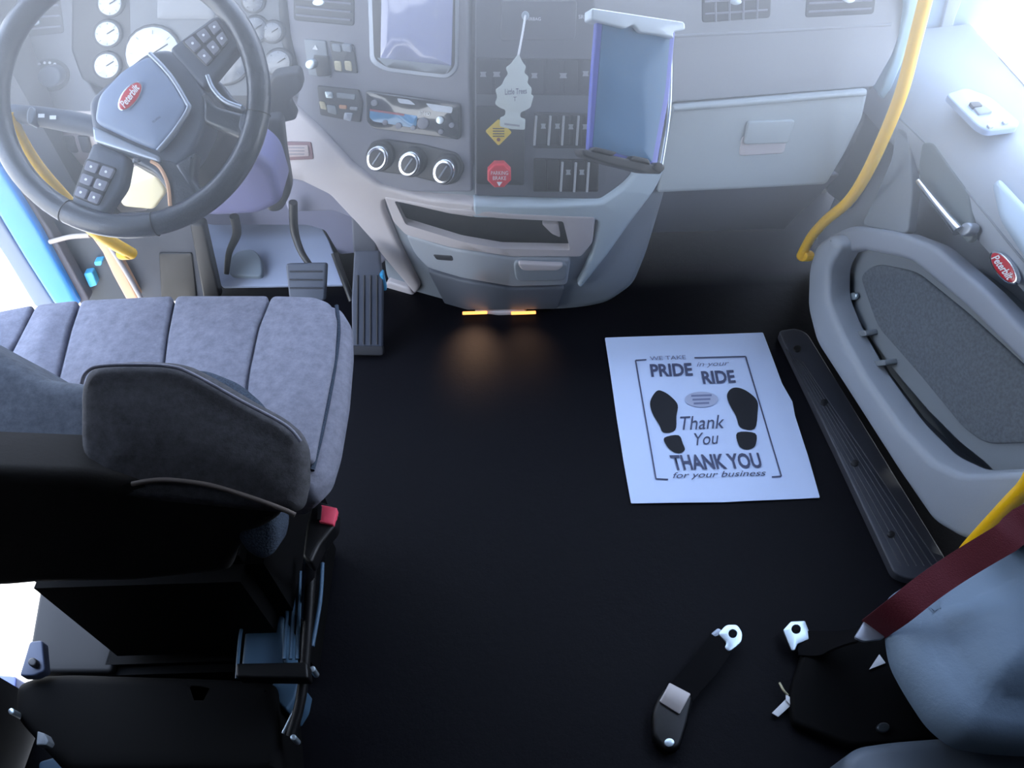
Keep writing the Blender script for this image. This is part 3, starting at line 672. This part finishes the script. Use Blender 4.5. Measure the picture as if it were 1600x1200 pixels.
text('lettering', 'RIDE', (1099, 600), (1150, 598), (1095, 580), INK, inkl, ps, 0, bold=.03)
text('lettering', 'Thank', (1066, 672), (1134, 669), (1062, 651), INK, inkl, ps, 0, shear=.35)
text('lettering', 'You', (1088, 696), (1125, 693), (1084, 677), INK, inkl, ps, 0, shear=.35)
text('lettering', 'THANK YOU', (1053, 735), (1192, 731), (1046, 711), INK, inkl, ps, 0, bold=.025)
text('lettering', 'for your business', (1052, 750), (1198, 746), (1050, 738), INK, inkl, ps, 0, shear=.35)
flat('logo', circ(1096, 624, 26, 12, n=28), INK, mat('pale ink', (176, 184, 208), .8), ps, 0)
for i in range(3): flat('logo_line', [(1080+i*2, 617+i*6), (1112-i*2, 616+i*6), (1112-i*2, 619+i*6), (1080+i*2, 620+i*6)], PZ(.0079), inkg, ps, 0)
foot = [(1026, 611), (1037, 612), (1050, 621), (1059, 633), (1057, 650), (1055, 672), (1037, 676), (1030, 664), (1019, 645), (1016, 627)]
flat('shoe_print', foot, INK, ink, ps, .0, sm=True); flat('heel_print', [(1038, 684), (1060, 680), (1067, 693), (1070, 703), (1062, 708), (1052, 706), (1042, 697)], INK, ink, ps, .0, sm=True)
flat('shoe_print', [(1143, 607), (1155, 606), (1170, 613), (1183, 626), (1184, 643), (1179, 670), (1157, 668), (1150, 650), (1140, 632), (1136, 617)], INK, ink, ps, .0, sm=True)
flat('heel_print', [(1152, 676), (1180, 677), (1181, 694), (1174, 701), (1163, 702), (1154, 695)], INK, ink, ps, .0, sm=True)
# ================================================================== PASSENGER DOOR
sp = pad('trim_1', [(1216, 516), (1244, 512), (1262, 520), (1478, 872), (1476, 900), (1420, 905), (1398, 896), (1310, 710)], PZ(.022), .022, mat('sill plate', (62, 64, 72), .5, metal=.2), r=.004, rnd=8, fill='flat')
tag(sp, 'dark ribbed sill plate along the passenger door', kind='structure')
for i in range(6):
    t = .2+i*.13
    ptube('rib', [(1228+i*5.2, 540+t*30), (1408+i*12, 884)], PZ(.022), .0016, plasdk, sp, sm=False, ns=5)
for u, v in ((1246, 544), (1288, 628), (1336, 723), (1393, 834)): pad('screw', circ(u, v, 6, 5), PZ(.026), .006, plasbk, sp, r=.001, rnd=0)
# door body grid on the DOOR surface, with ledge and outer skin
DR = thing('door_2', (.95, 1.0, .02), 'pale grey closed passenger door with map pocket', None, kind='structure')
bm = bmesh.new(); rows = []
ys = [.40+i*.05 for i in range(26)]
for z in [.03, .12, .2, .3, .4, .48, .56, .60, .64, .67, .69, .70, .705, .709, .712]:
    off = .13 if z < .5 else (.02 if z < .57 else 0)
    rows.append([bm.verts.new((min(gdoor(y, z)+off, 1.05), y, z)) for y in ys])
rows.append([bm.verts.new((1.06, y, .70)) for y in ys]); rows.append([bm.verts.new((1.08, y, .03)) for y in ys]); rows.append(rows[0])
for A, B in zip(rows, rows[1:]):
    for i in range(len(A)-1): bm.faces.new((A[i], A[i+1], B[i+1], B[i]))
frombm('door_body', bm, doorm, DR)
# map pocket: recessed liner, fabric insert and bulging light front
DK = DOOR.off(-.03)
pad('pocket_liner', [(1285, 398), (1330, 375), (1420, 395), (1500, 450), (1600, 545), (1860, 780), (1850, 800), (1480, 760), (1400, 690), (1320, 590), (1285, 500)], DK, .09, doord, DR, r=.006, rnd=20, holes=[([(1296, 470), (1316, 462), (1345, 505), (1395, 575), (1450, 640), (1500, 690), (1540, 722), (1560, 742), (1490, 742), (1440, 705), (1395, 660), (1345, 590), (1308, 520)], .08)])
pad('fabric_insert', [(1342, 430), (1368, 412), (1430, 425), (1510, 490), (1640, 610), (1700, 690), (1540, 694), (1505, 670), (1440, 590), (1370, 510)], DK.off(.006), .01, doorf, DR, r=.004, rnd=16, fill='flat')
pk = pad('pocket_front', [(1272, 382), (1300, 366), (1312, 385), (1292, 420), (1292, 470), (1312, 520), (1350, 590), (1405, 668), (1455, 720), (1500, 742), (1600, 738), (1860, 800), (1860, 880), (1560, 850), (1500, 842), (1455, 815), (1400, 735), (1330, 625), (1272, 535), (1258, 480), (1260, 420)], DOOR.off(.045), .06, doorm, DR, r=.014, rnd=14, fill='flat')
pad('upper_band', [(1285, 372), (1330, 352), (1400, 362), (1460, 385), (1540, 455), (1640, 560), (1900, 810), (1900, 880), (1600, 570), (1510, 480), (1420, 405), (1340, 388), (1300, 400)], DOOR.off(.012), .04, mat('door band plastic', (138, 145, 156), .55), DR, r=.01, rnd=14, fill='flat')
for v0, v1, a_, b_ in ((520, 528, 1318, 1352), (566, 574, 1350, 1382)): pad('divider', [(a_, v0), (b_, v0-4), (b_+2, v1-3), (a_+3, v1)], DOOR.off(.0), .03, doord, DR, r=.002, rnd=3)
bolt = pad('screw', circ(1332, 463, 6), DK.off(.012), .006, steel, DR, r=.002, rnd=0)
hr = pad('handle_recess', [(1440, 222), (1456, 222), (1480, 256), (1512, 300), (1520, 345), (1519, 374), (1510, 380), (1470, 335), (1440, 300), (1434, 262)], DOOR.off(.003), .012, mat('recess grey', (92, 102, 106), .5), DR, r=.004, rnd=10, fill='flat')
ptube('lever', [(1448, 284), (1470, 312), (1495, 342), (1512, 362)], DOOR, [.005, .007, .008, .011], chrome, DR, lift=.022)
pad('lever_pivot', circ(1507, 358, 9, 12, rot=.8), DOOR.off(.02), .02, alu, DR, r=.004, rnd=0)
de = pad('door_emblem', circ(1567, 418, 31, 14, rot=.93), DOOR.off(.007), .01, chrome, DR, r=.002, rnd=0)
pad('emblem_face', circ(1567, 418, 27.5, 11.5, rot=.93), DOOR.off(.0085), .006, red, de, r=.0005, rnd=0)
c9, s9 = math.cos(.93), math.sin(.93)
def dpn(x, y): return (1567+x*c9-y*s9, 418+x*s9+y*c9)
text('lettering', 'Peterbilt', dpn(-22, 6), dpn(22, 6), dpn(-22, -7), DOOR.off(.0088), white, de, shear=.3, bold=.02)
wsp = pad('window_switch_panel', [(1478, 146), (1510, 136), (1550, 152), (1594, 190), (1590, 198), (1544, 204), (1528, 196)], PZ(.716), .012, mat('switch panel blue grey', (150, 168, 198), .35), DR, r=.003, rnd=8, fill='flat')
pad('window_switch', [(1516, 160), (1534, 160), (1552, 174), (1530, 178)], PZ(.720), .01, mtrim, DR, r=.002, rnd=3)
pad('switch_dark', [(1515, 159), (1530, 158), (1536, 165), (1521, 167)], PZ(.722), .006, plasdk, DR, r=.001, rnd=2)
for q in ([(1542, 194), (1552, 191), (1554, 197), (1546, 199)], [(1566, 188), (1575, 186), (1577, 191), (1569, 193)]): pad('lock_switch', q, PZ(.720), .008, alu, DR, r=.001, rnd=2)
pad('armrest', [(1548, 286), (1560, 275), (1600, 318), (1700, 420), (1760, 520), (1700, 520), (1600, 400), (1560, 340)], DOOR.off(.02), .05, mat('armrest pad', (162, 180, 196), .55), DR, r=.012, rnd=14, fill='flat')
ptube('panel_seam', [(1400, 180), (1450, 228), (1520, 310), (1600, 408), (1700, 520)], DOOR, .002, doord, DR, lift=.0)
pad('front_panel', [(1400, 195), (1420, 205), (1425, 300), (1418, 366), (1345, 352), (1370, 300), (1392, 250)], DOOR.off(.0), .02, mat('front door panel', (120, 128, 136), .6), DR, r=.004, rnd=10, fill='flat')
# window of that door and A-pillar
pil = pad('trim_8', [(1440, -80), (1600, -80), (1556, 0), (1532, 45), (1520, 95), (1482, 90), (1450, 80), (1436, 84)], PY(1.66), .1, mat('pillar trim', (132, 156, 178), .5), r=.01, rnd=8, fill='flat')
tag(pil, 'blue grey windshield pillar trim above the passenger door', kind='structure')
pil2 = pad('pillar_strip', [(1500, -80), (1535, -80), (1492, 30), (1480, 84), (1462, 80), (1476, 20)], PY(1.65), .01, mat('strip grey', (150, 160, 172), .5), pil, r=.003, rnd=5)
gl = box('window_2', (1.065, .42, .71), (1.07, 1.62, 1.62), GLASS, bev=0); tag(gl, 'clear passenger door window', kind='structure')
# yellow grab bars
def bar(name, label, px, sf, r, cat='grab bar', ends=True):
    t = thing(name, tuple(sf.hit(*px[-1])), label, cat)
    ptube('rail', px, sf, r, yel, t, ns=14)
    for p in (px[-1],):
        P = sf.hit(*p); pad('end_cap', circ(p[0], p[1], r*700, n=12), sf.off(.001), .02, yel, t, r=.003, rnd=0)
    return t
bar('grab_handle', 'long curved yellow grab bar between dashboard and passenger door', [(1462, -60), (1446, 0), (1428, 70), (1410, 140), (1385, 205), (1352, 275), (1325, 315), (1290, 345), (1268, 370), (1252, 400)], PX(.77), .0125)
gh = thing('grab_handle', tuple(PX(.84).hit(1515, 856)), 'yellow grab bar crossing behind the maroon belt beside the pale bag', 'grab bar')
tube('rail', [(1.05, .40, 1.05), (.93, .42, .72), PX(.84).hit(1680, 690), PX(.84).hit(1600, 765), PX(.84).hit(1555, 812), PX(.84).hit(1515, 856), PX(.85).hit(1500, 878)], .0135, yel, gh, ns=14)
bar('grab_handle', 'yellow grab bar showing through the steering wheel by the open door', [(10, 175), (28, 215), (58, 262), (100, 310), (150, 362), (205, 396)], PX(-.84), .014)

# ================================================================== OPEN DRIVER DOOR AND JAMB (left)
OD = thing('door_1', (-1.1, 1.5, -.9), 'open blue driver door seen edge on', None, kind='structure')
pad('outer_panel', [(-60, 180), (5, 270), (60, 360), (125, 480), (85, 480), (40, 410), (-5, 335), (-60, 260)], PY(1.46), .05, blue, OD, r=.012, rnd=8, fill='flat')
pad('lower_edge', [(-60, 262), (-5, 336), (42, 410), (88, 480), (55, 480), (10, 405), (-60, 300)], PY(1.47), .04, mat('door edge grey', (104, 116, 132), .6), OD, r=.005, rnd=4, fill='flat')
pad('inner_seal', [(-20, 235), (30, 290), (80, 362), (140, 470), (128, 480), (62, 362), (8, 275)], PY(1.48), .03, mat('seal brown grey', (86, 84, 92), .7), OD, r=.004, rnd=4, fill='flat')
JB = thing('trim_9', (-.9, 1.3, .3), 'dark driver door jamb with tan bounce tint', None, kind='structure')
pad('jamb_panel', [(55, 300), (150, 345), (215, 470), (130, 475), (100, 420)], PY(1.52), .05, mat('jamb dark', (44, 52, 62), .5), JB, r=.004, rnd=5, fill='flat')
pad('bounce_seal', [(136, 362), (158, 366), (186, 410), (218, 470), (200, 474), (176, 430), (160, 395)], PY(1.44), .03, tan, JB, r=.005, rnd=4, fill='flat')  # jamb edge strip, its tan is bounced ground light
ptube('light_seal', [(168, 378), (200, 430), (226, 476)], PY(1.42), .006, mat('light seal', (165, 160, 162), .6), JB)
ptube('check_strap', [(78, 378), (110, 370), (140, 368)], PY(1.47), .006, mat('strap tan', (170, 160, 150), .6), JB)
for q in ([(130, 428), (144, 426), (152, 446), (140, 450)], [(146, 410), (160, 408), (158, 416), (148, 416)]): pad('blue_patch', q, PY(1.50), .02, mat('light blue paint', (70, 175, 225), .3), JB, r=.003, rnd=3)
kp_ = pad('trim_10', [(172, 352), (240, 350), (300, 340), (318, 380), (335, 470), (225, 475), (196, 430)], PY(1.56), .05, mat('kick grey', (54, 58, 68), .6), r=.008, rnd=8, fill='flat'); tag(kp_, 'dark kick panel beside the clutch pedal', kind='structure')
kd = pad('vent_pocket', [(248, 396), (300, 396), (308, 470), (252, 470)], PY(1.555), .02, plasbk, kp_, r=.003, rnd=4)
pad('kick_strip', [(296, 350), (318, 352), (345, 470), (318, 470)], PY(1.54), .03, plasbk, kp_, r=.006, rnd=5)

# ================================================================== DRIVER SEAT
ST = thing('driver_seat', (-.6, .6, 0), 'grey blue fabric driver seat with dark rear and black base', 'seat')
CZ = .60
pad('cushion_body', [(-120, 505), (-20, 486), (60, 472), (180, 464), (300, 458), (420, 457), (500, 460), (530, 468), (545, 492), (547, 540), (540, 620), (526, 700), (512, 745), (490, 768), (430, 770), (200, 760), (-120, 740)], PZ(CZ-.012), .13, fab, ST, r=.035, rnd=10, taper=(230, 560, .84))
PZs = PZ(CZ)
for q in ([(-120, 512), (0, 484), (52, 474), (30, 520), (-20, 600), (-120, 610)], [(56, 474), (122, 467), (104, 515), (84, 596), (60, 680), (-60, 680), (12, 560)],
          [(126, 467), (270, 460), (258, 520), (248, 600), (240, 680), (64, 680), (90, 596), (110, 515)], [(274, 460), (420, 460), (400, 510), (385, 580), (370, 680), (244, 680), (252, 600), (262, 520)],
          [(424, 460), (490, 462), (516, 472), (526, 496), (522, 560), (506, 640), (490, 722), (374, 722), (389, 580), (404, 510)]):
    pad('cushion_panel', q, PZs, .03, fab, ST, r=.006, dome=.007, rnd=9)
ptube('side_piping', [(526, 478), (529, 520), (520, 590), (504, 670), (488, 735)], PZ(CZ-.010), .0035, fabk, ST)
# rounded bolster behind
BK = Plane(PZ(.74).hit(60, 640), (0, -.45, .9))
pad('backrest', [(-150, 470), (-60, 520), (0, 552), (60, 588), (120, 596), (200, 598), (300, 590), (330, 760), (300, 790), (120, 780), (-150, 770)], BK, .12, mat('backrest fabric', (86, 92, 102), .92, bump=.5, scale=70, speck=.28, spec=.2), ST, r=.022, rnd=14, fill='flat')
pad('lumbar_bolster', [(280, 570), (320, 572), (370, 592), (405, 622), (418, 645), (380, 660), (300, 620)], Plane(PZ(.74).hit(350, 600), (0, -.2, 1)), .08, fabk, ST, r=.018, rnd=14)
WG = Plane(PZ(.86).hit(300, 572), (.08, -.62, .78))
wing = [(150, 568), (200, 564), (260, 566), (290, 572), (330, 592), (390, 628), (440, 655), (468, 678), (480, 705), (480, 760), (472, 796), (455, 806), (380, 800), (280, 790), (190, 782), (145, 774), (126, 755), (118, 690), (118, 610), (128, 580)]
pad('shoulder_wing', wing, WG, .11, fabd, ST, r=.020, dome=.008, rnd=12, taper=(270, 660, .80))
ptube('wing_piping', [(208, 756), (235, 751), (270, 750), (330, 758), (390, 776), (440, 794), (462, 804)], WG, .003, mat('piping', (92, 84, 80), .8), ST, lift=.003)
ptube('edge_piping', [(128, 600), (134, 584), (152, 573), (200, 570), (262, 572), (300, 584), (380, 628), (446, 664), (470, 690)], WG, .0022, fab, ST, lift=.001)
RB = Plane(PY(.45).hit(200, 800), (0, -1, .08))
pad('rear_cover', [(-150, 735), (120, 745), (300, 770), (440, 790), (440, 812), (400, 840), (372, 860), (360, 900), (200, 916), (60, 918), (20, 922), (-150, 930)], RB, .06, cover, ST, r=.015, rnd=14, fill='flat')
pad('lower_side_pad', [(372, 806), (430, 808), (434, 840), (428, 868), (408, 880), (385, 868), (368, 845)], Plane(PY(.44).hit(400, 840), (0, -.8, .6)), .05, fabk, ST, r=.012, rnd=10)
# base
box('base_frame', (-.80, .48, .0), (-.40, .78, .10), basebk, ST, bev=.015)
box('suspension_housing', (-.78, .50, .10), (-.40, .84, .46), basebk, ST, bev=.03)
pad('rear_base_cover', [(60, 1052), (110, 1050), (360, 1058), (430, 1064), (440, 1210), (100, 1210), (20, 1120), (20, 1066)], PZ(.20), .17, basebk, ST, r=.02, rnd=16, fill='flat')
pad('side_rib_panel', [(398, 918), (440, 922), (446, 1046), (376, 1046), (382, 990)], PZ(.22), .10, ribm, ST, r=.006, rnd=6)
for i in range(3): ptube('rib', [(452+i*9, 905-i*6), (444+i*10, 1030)], PZ(.24), .0035, ribm, ST, ns=6)
ptube('rib', [(392, 930), (376, 990), (370, 1060)], PZ(.24), .003, ribm, ST, ns=6)
pad('side_rib_panel', [(425, 1066), (468, 1062), (462, 1090), (448, 1112), (422, 1086)], PZ(.18), .1, ribm, ST, r=.005, rnd=5)
pad('cross_bracket', [(368, 1036), (480, 1034), (482, 1060), (368, 1058)], PZ(.27), .03, plasbk, ST, r=.004)
tube('slide_rail', [PZ(.3).hit(488, 860), PZ(.26).hit(482, 960), PZ(.22).hit(472, 1080), PZ(.2).hit(455, 1150)], .009, plasbk, ST)
tube('seat_lever', [PZ(.2).hit(466, 1098), PZ(.2).hit(442, 1146)], .003, steel, ST, sm=False)
ptube('edge_strip', [(504, 880), (500, 940), (488, 1010)], PZ(.2), .004, ribm, ST)
for u, v in ((17, 1111), (488, 1045), (458, 1152)): pad('bolt', circ(u, v, 5), PZ(.22), .03, steel, ST, r=.002, rnd=0)
pad('side_bracket', [(46, 1002), (66, 1000), (70, 1048), (52, 1056), (30, 1056)], PZ(.22), .02, mat('bracket blue', (74, 84, 110), .5), ST, r=.003, rnd=5)
pad('bracket_bolt', circ(50, 1034, 7), PZ(.232), .012, plasdk, ST, r=.003, rnd=0)
pad('base_side', [(62, 918), (180, 920), (186, 960), (176, 1050), (64, 1050), (40, 1046)], PZ(.10), .10, mat('base charcoal', (26, 26, 28), .7), ST, r=.008, rnd=8, fill='flat')
pad('lit_floor_plate', [(206, 912), (216, 958), (202, 958)], PZ(.02), .02, lilac, ST, r=.001, rnd=1)  # pale slivers stand in for lit floor seen through a gap
pad('lit_floor_plate', [(196, 972), (217, 972), (208, 1018), (198, 1047), (173, 1048)], PZ(.02), .02, lilac, ST, r=.001, rnd=1)
pad('foot_pad', [(60, 1190), (110, 1176), (150, 1200), (150, 1240), (60, 1240)], PZ(.02), .02, ribm, ST, r=.004, rnd=6)
pad('small_bracket', [(58, 1142), (70, 1146), (76, 1158), (72, 1164), (56, 1164)], PZ(.25), .02, mtrim, ST, r=.002, rnd=2)
bk = thing('belt_buckle', tuple(PZ(.3).hit(508, 805)), 'black seat belt buckle with pink red release button beside the driver seat', 'buckle')
pad('shell', [(490, 780), (512, 786), (526, 794), (524, 820), (500, 850), (486, 880), (472, 870), (478, 820)], PZ(.50), .03, plasbk, bk, r=.006, rnd=6)
pad('release_button', [(501, 788), (527, 793), (521, 820), (498, 815)], PZ(.5045), .012, redb, bk, r=.002, rnd=3)
pad('slot', [(497, 790), (503, 790), (501, 812), (495, 812)], PZ(.5065), .006, plasbk, bk, r=.001, rnd=1)
tube('stalk', [PZ(.48).hit(486, 860), PZ(.3).hit(482, 900), PZ(.2).hit(480, 960)], .014, plasbk, bk, flatten=.5)

# outside the door at the rear: sill and step
tag(pad('trim_11', [(-60, 1050), (26, 1057), (24, 1078), (-60, 1082)], PZ(.01), .06, mat('sill lilac', (110, 120, 175), .4), r=.003), 'lilac blue side sill behind the open doorway', kind='structure')

# ================================================================== STRAPS ON THE FLOOR
def ribbon(name, P, w, th, m, parent, up=Vector((0, 0, 1))):
    P = [Vector(p) for p in catmull([tuple(q) for q in P], False, 5)]
    bm = bmesh.new(); L = []; n = len(P)
    for i, p in enumerate(P):
        T = (P[min(n-1, i+1)]-P[max(0, i-1)]).normalized(); X = T.cross(up).normalized(); Y = X.cross(T)
        L.append([bm.verts.new(p+X*w/2), bm.verts.new(p-X*w/2), bm.verts.new(p-X*w/2-Y*th), bm.verts.new(p+X*w/2-Y*th)])
    for A, B in zip(L, L[1:]):
        for j in range(4): bm.faces.new((A[j-1], A[j], B[j], B[j-1]))
    bm.faces.new(L[0]); bm.faces.new(L[-1]); return frombm(name, bm, m, parent)
def plate(name, pts, hole, z, parent, m=steel, rnd=5, th=.004):
    return pad(name, pts, PZ(z), th, m, parent, r=.0008, rnd=rnd, holes=[(hole, th)])
S1 = thing('seat_belt_anchor', tuple(PZ(0).hit(1060, 1090)), 'black belt strap with round steel eyelet and square steel plate lying on floor', 'belt anchor', 'loose belt anchors on the floor')
plate('eyelet_plate', [(1122, 990), (1135, 976), (1152, 976), (1160, 988), (1159, 1002), (1148, 1012), (1139, 1018), (1132, 1012), (1136, 1004)], circ(1145, 990, 7, n=16), .03, S1)
pad('plate_wing', [(1111, 990), (1122, 981), (1130, 986), (1126, 992), (1115, 995)], PZ(.026), .004, alu, S1, r=.001, rnd=3)
ribbon('strap', [PZ(.026).hit(1128, 1002), PZ(.03).hit(1105, 1036), PZ(.025).hit(1075, 1070), PZ(.02).hit(1050, 1105), PZ(.012).hit(1040, 1165)], .05, .004, webbk, S1)
pad('cover_sleeve', [(1030, 1085), (1045, 1070), (1085, 1085), (1072, 1140), (1062, 1170), (1040, 1175), (1020, 1150), (1020, 1110)], PZ(.028), .028, plasbk, S1, r=.008, rnd=12)
pad('buckle_plate', [(1046, 1066), (1080, 1084), (1062, 1116), (1030, 1096)], PZ(.033), .005, mat('satin steel', (165, 158, 155), .45, metal=.5), S1, r=.0015, rnd=3)
pad('bolt', circ(1046, 1160, 8, 7), PZ(.033), .01, steel, S1, r=.002, rnd=0)
S2 = thing('seat_belt', tuple(PZ(0).hit(1350, 1000)), 'maroon seat belt running over pale bag to a black strap with square steel plate', 'seat belt')
plate('eyelet_plate', [(1224, 984), (1236, 971), (1258, 970), (1268, 997), (1246, 1006), (1242, 1016), (1237, 1016)], circ(1244, 983, 7.5, n=16), .03, S2, rnd=2)
ribbon('black_strap', [PZ(.025).hit(1246, 1004), PZ(.05).hit(1290, 1004), PZ(.17).hit(1350, 988)], .05, .004, webbk, S2)
pad('tongue_plate', [(1358, 958), (1392, 970), (1394, 982), (1380, 998), (1350, 1002), (1335, 996)], PZ(.205), .006, mat('tongue silver', (160, 166, 178), .45, metal=.4), S2, r=.002, rnd=5)
BZ = .33
ribbon('maroon_webbing', [PZ(.20).hit(1364, 984), PZ(.29).hit(1402, 956), PZ(.33).hit(1450, 918), PZ(.36).hit(1500, 884), PZ(.42).hit(1570, 842), PZ(.5).hit(1680, 780), (1.055, .42, 1.1)], .045, .003, maroon, S2, up=Vector((-.2, -.3, 1)))
wt = thing('paper_tag', tuple(PZ(0).hit(1222, 1095)), 'small bent white paper tag on the black floor', 'tag')
pad('tag_sheet', [(1206, 1114), (1230, 1090), (1238, 1098), (1236, 1102), (1216, 1120)], PZ(.012), .0015, white, wt, r=.0003, rnd=1)
pad('tag_stub', [(1228, 1084), (1238, 1092), (1236, 1102), (1228, 1094)], PZ(.016), .0015, white, wt, r=.0003, rnd=1)
tube('wire', [PZ(.014).hit(1231, 1086), PZ(.02).hit(1224, 1078), PZ(.015).hit(1218, 1067)], .0022, cream, wt)
# seat plinth of the missing passenger seat
pb = pad('seat_plinth', [(1262, 1000), (1330, 990), (1420, 985), (1520, 1060), (1520, 1150), (1330, 1165), (1240, 1130), (1235, 1080)], PZ(.025), .025, basebk, r=.008, rnd=12, fill='flat'); tag(pb, 'low black mounting plinth on floor under the pale bag', 'plinth')
ch = pad('paper_scrap', [(1358, 1046), (1374, 1022), (1384, 1036)], PZ(.03), .0015, white, r=.0003, rnd=1); tag(ch, 'white triangular scrap next to the pale bag', 'scrap')
b2 = pad('floor_bolt', circ(1381, 1136, 10, 8), PZ(.034), .012, mat('dull steel', (70, 76, 82), .4, metal=.7), r=.003, rnd=0); tag(b2, 'dull round bolt head in front of grey step', 'bolt')
bg_ = pad('storage_bag', [(1404, 912), (1440, 888), (1500, 868), (1600, 820), (1720, 800), (1760, 1150), (1640, 1165), (1570, 1160), (1515, 1150), (1475, 1118), (1442, 1070), (1414, 1020), (1406, 975)], PZ(.27), .24, bagm, r=.07, dome=.05, rnd=20, disp=.010, dscale=6, taper=(1640, 1000, .6))
tag(bg_, 'big smooth pale blue grey bag slumped by the passenger door', 'bag')
sp2 = pad('storage_step', [(1320, 1182), (1345, 1164), (1400, 1156), (1480, 1150), (1600, 1172), (1700, 1182), (1700, 1300), (1320, 1300)], PZ(.12), .12, stepm, r=.02, rnd=14, fill='flat'); tag(sp2, 'grey plastic step below the pale bag at the picture edge', 'step')

# ================================================================== HAZE: volume added to imitate veiling lens glare
hz = box('lens_veil', (-.97, .80, .74), (1.04, 1.98, 1.50), None, bev=0, smooth=False); tag(hz, 'thin bright haze volume added above the dashboard to imitate lens glare', 'lens_veil', kind='stuff')
HM = bpy.data.materials.new('lens_veil'); HM.use_nodes = True; n = HM.node_tree; n.nodes.clear()
o_ = n.nodes.new('ShaderNodeOutputMaterial'); vs_ = n.nodes.new('ShaderNodeVolumeScatter')
vs_.inputs['Color'].default_value = (.96, .98, 1, 1); vs_.inputs['Density'].default_value = .55; vs_.inputs['Anisotropy'].default_value = .3
n.links.new(vs_.outputs[0], o_.inputs['Volume']); hz.data.materials.append(HM)
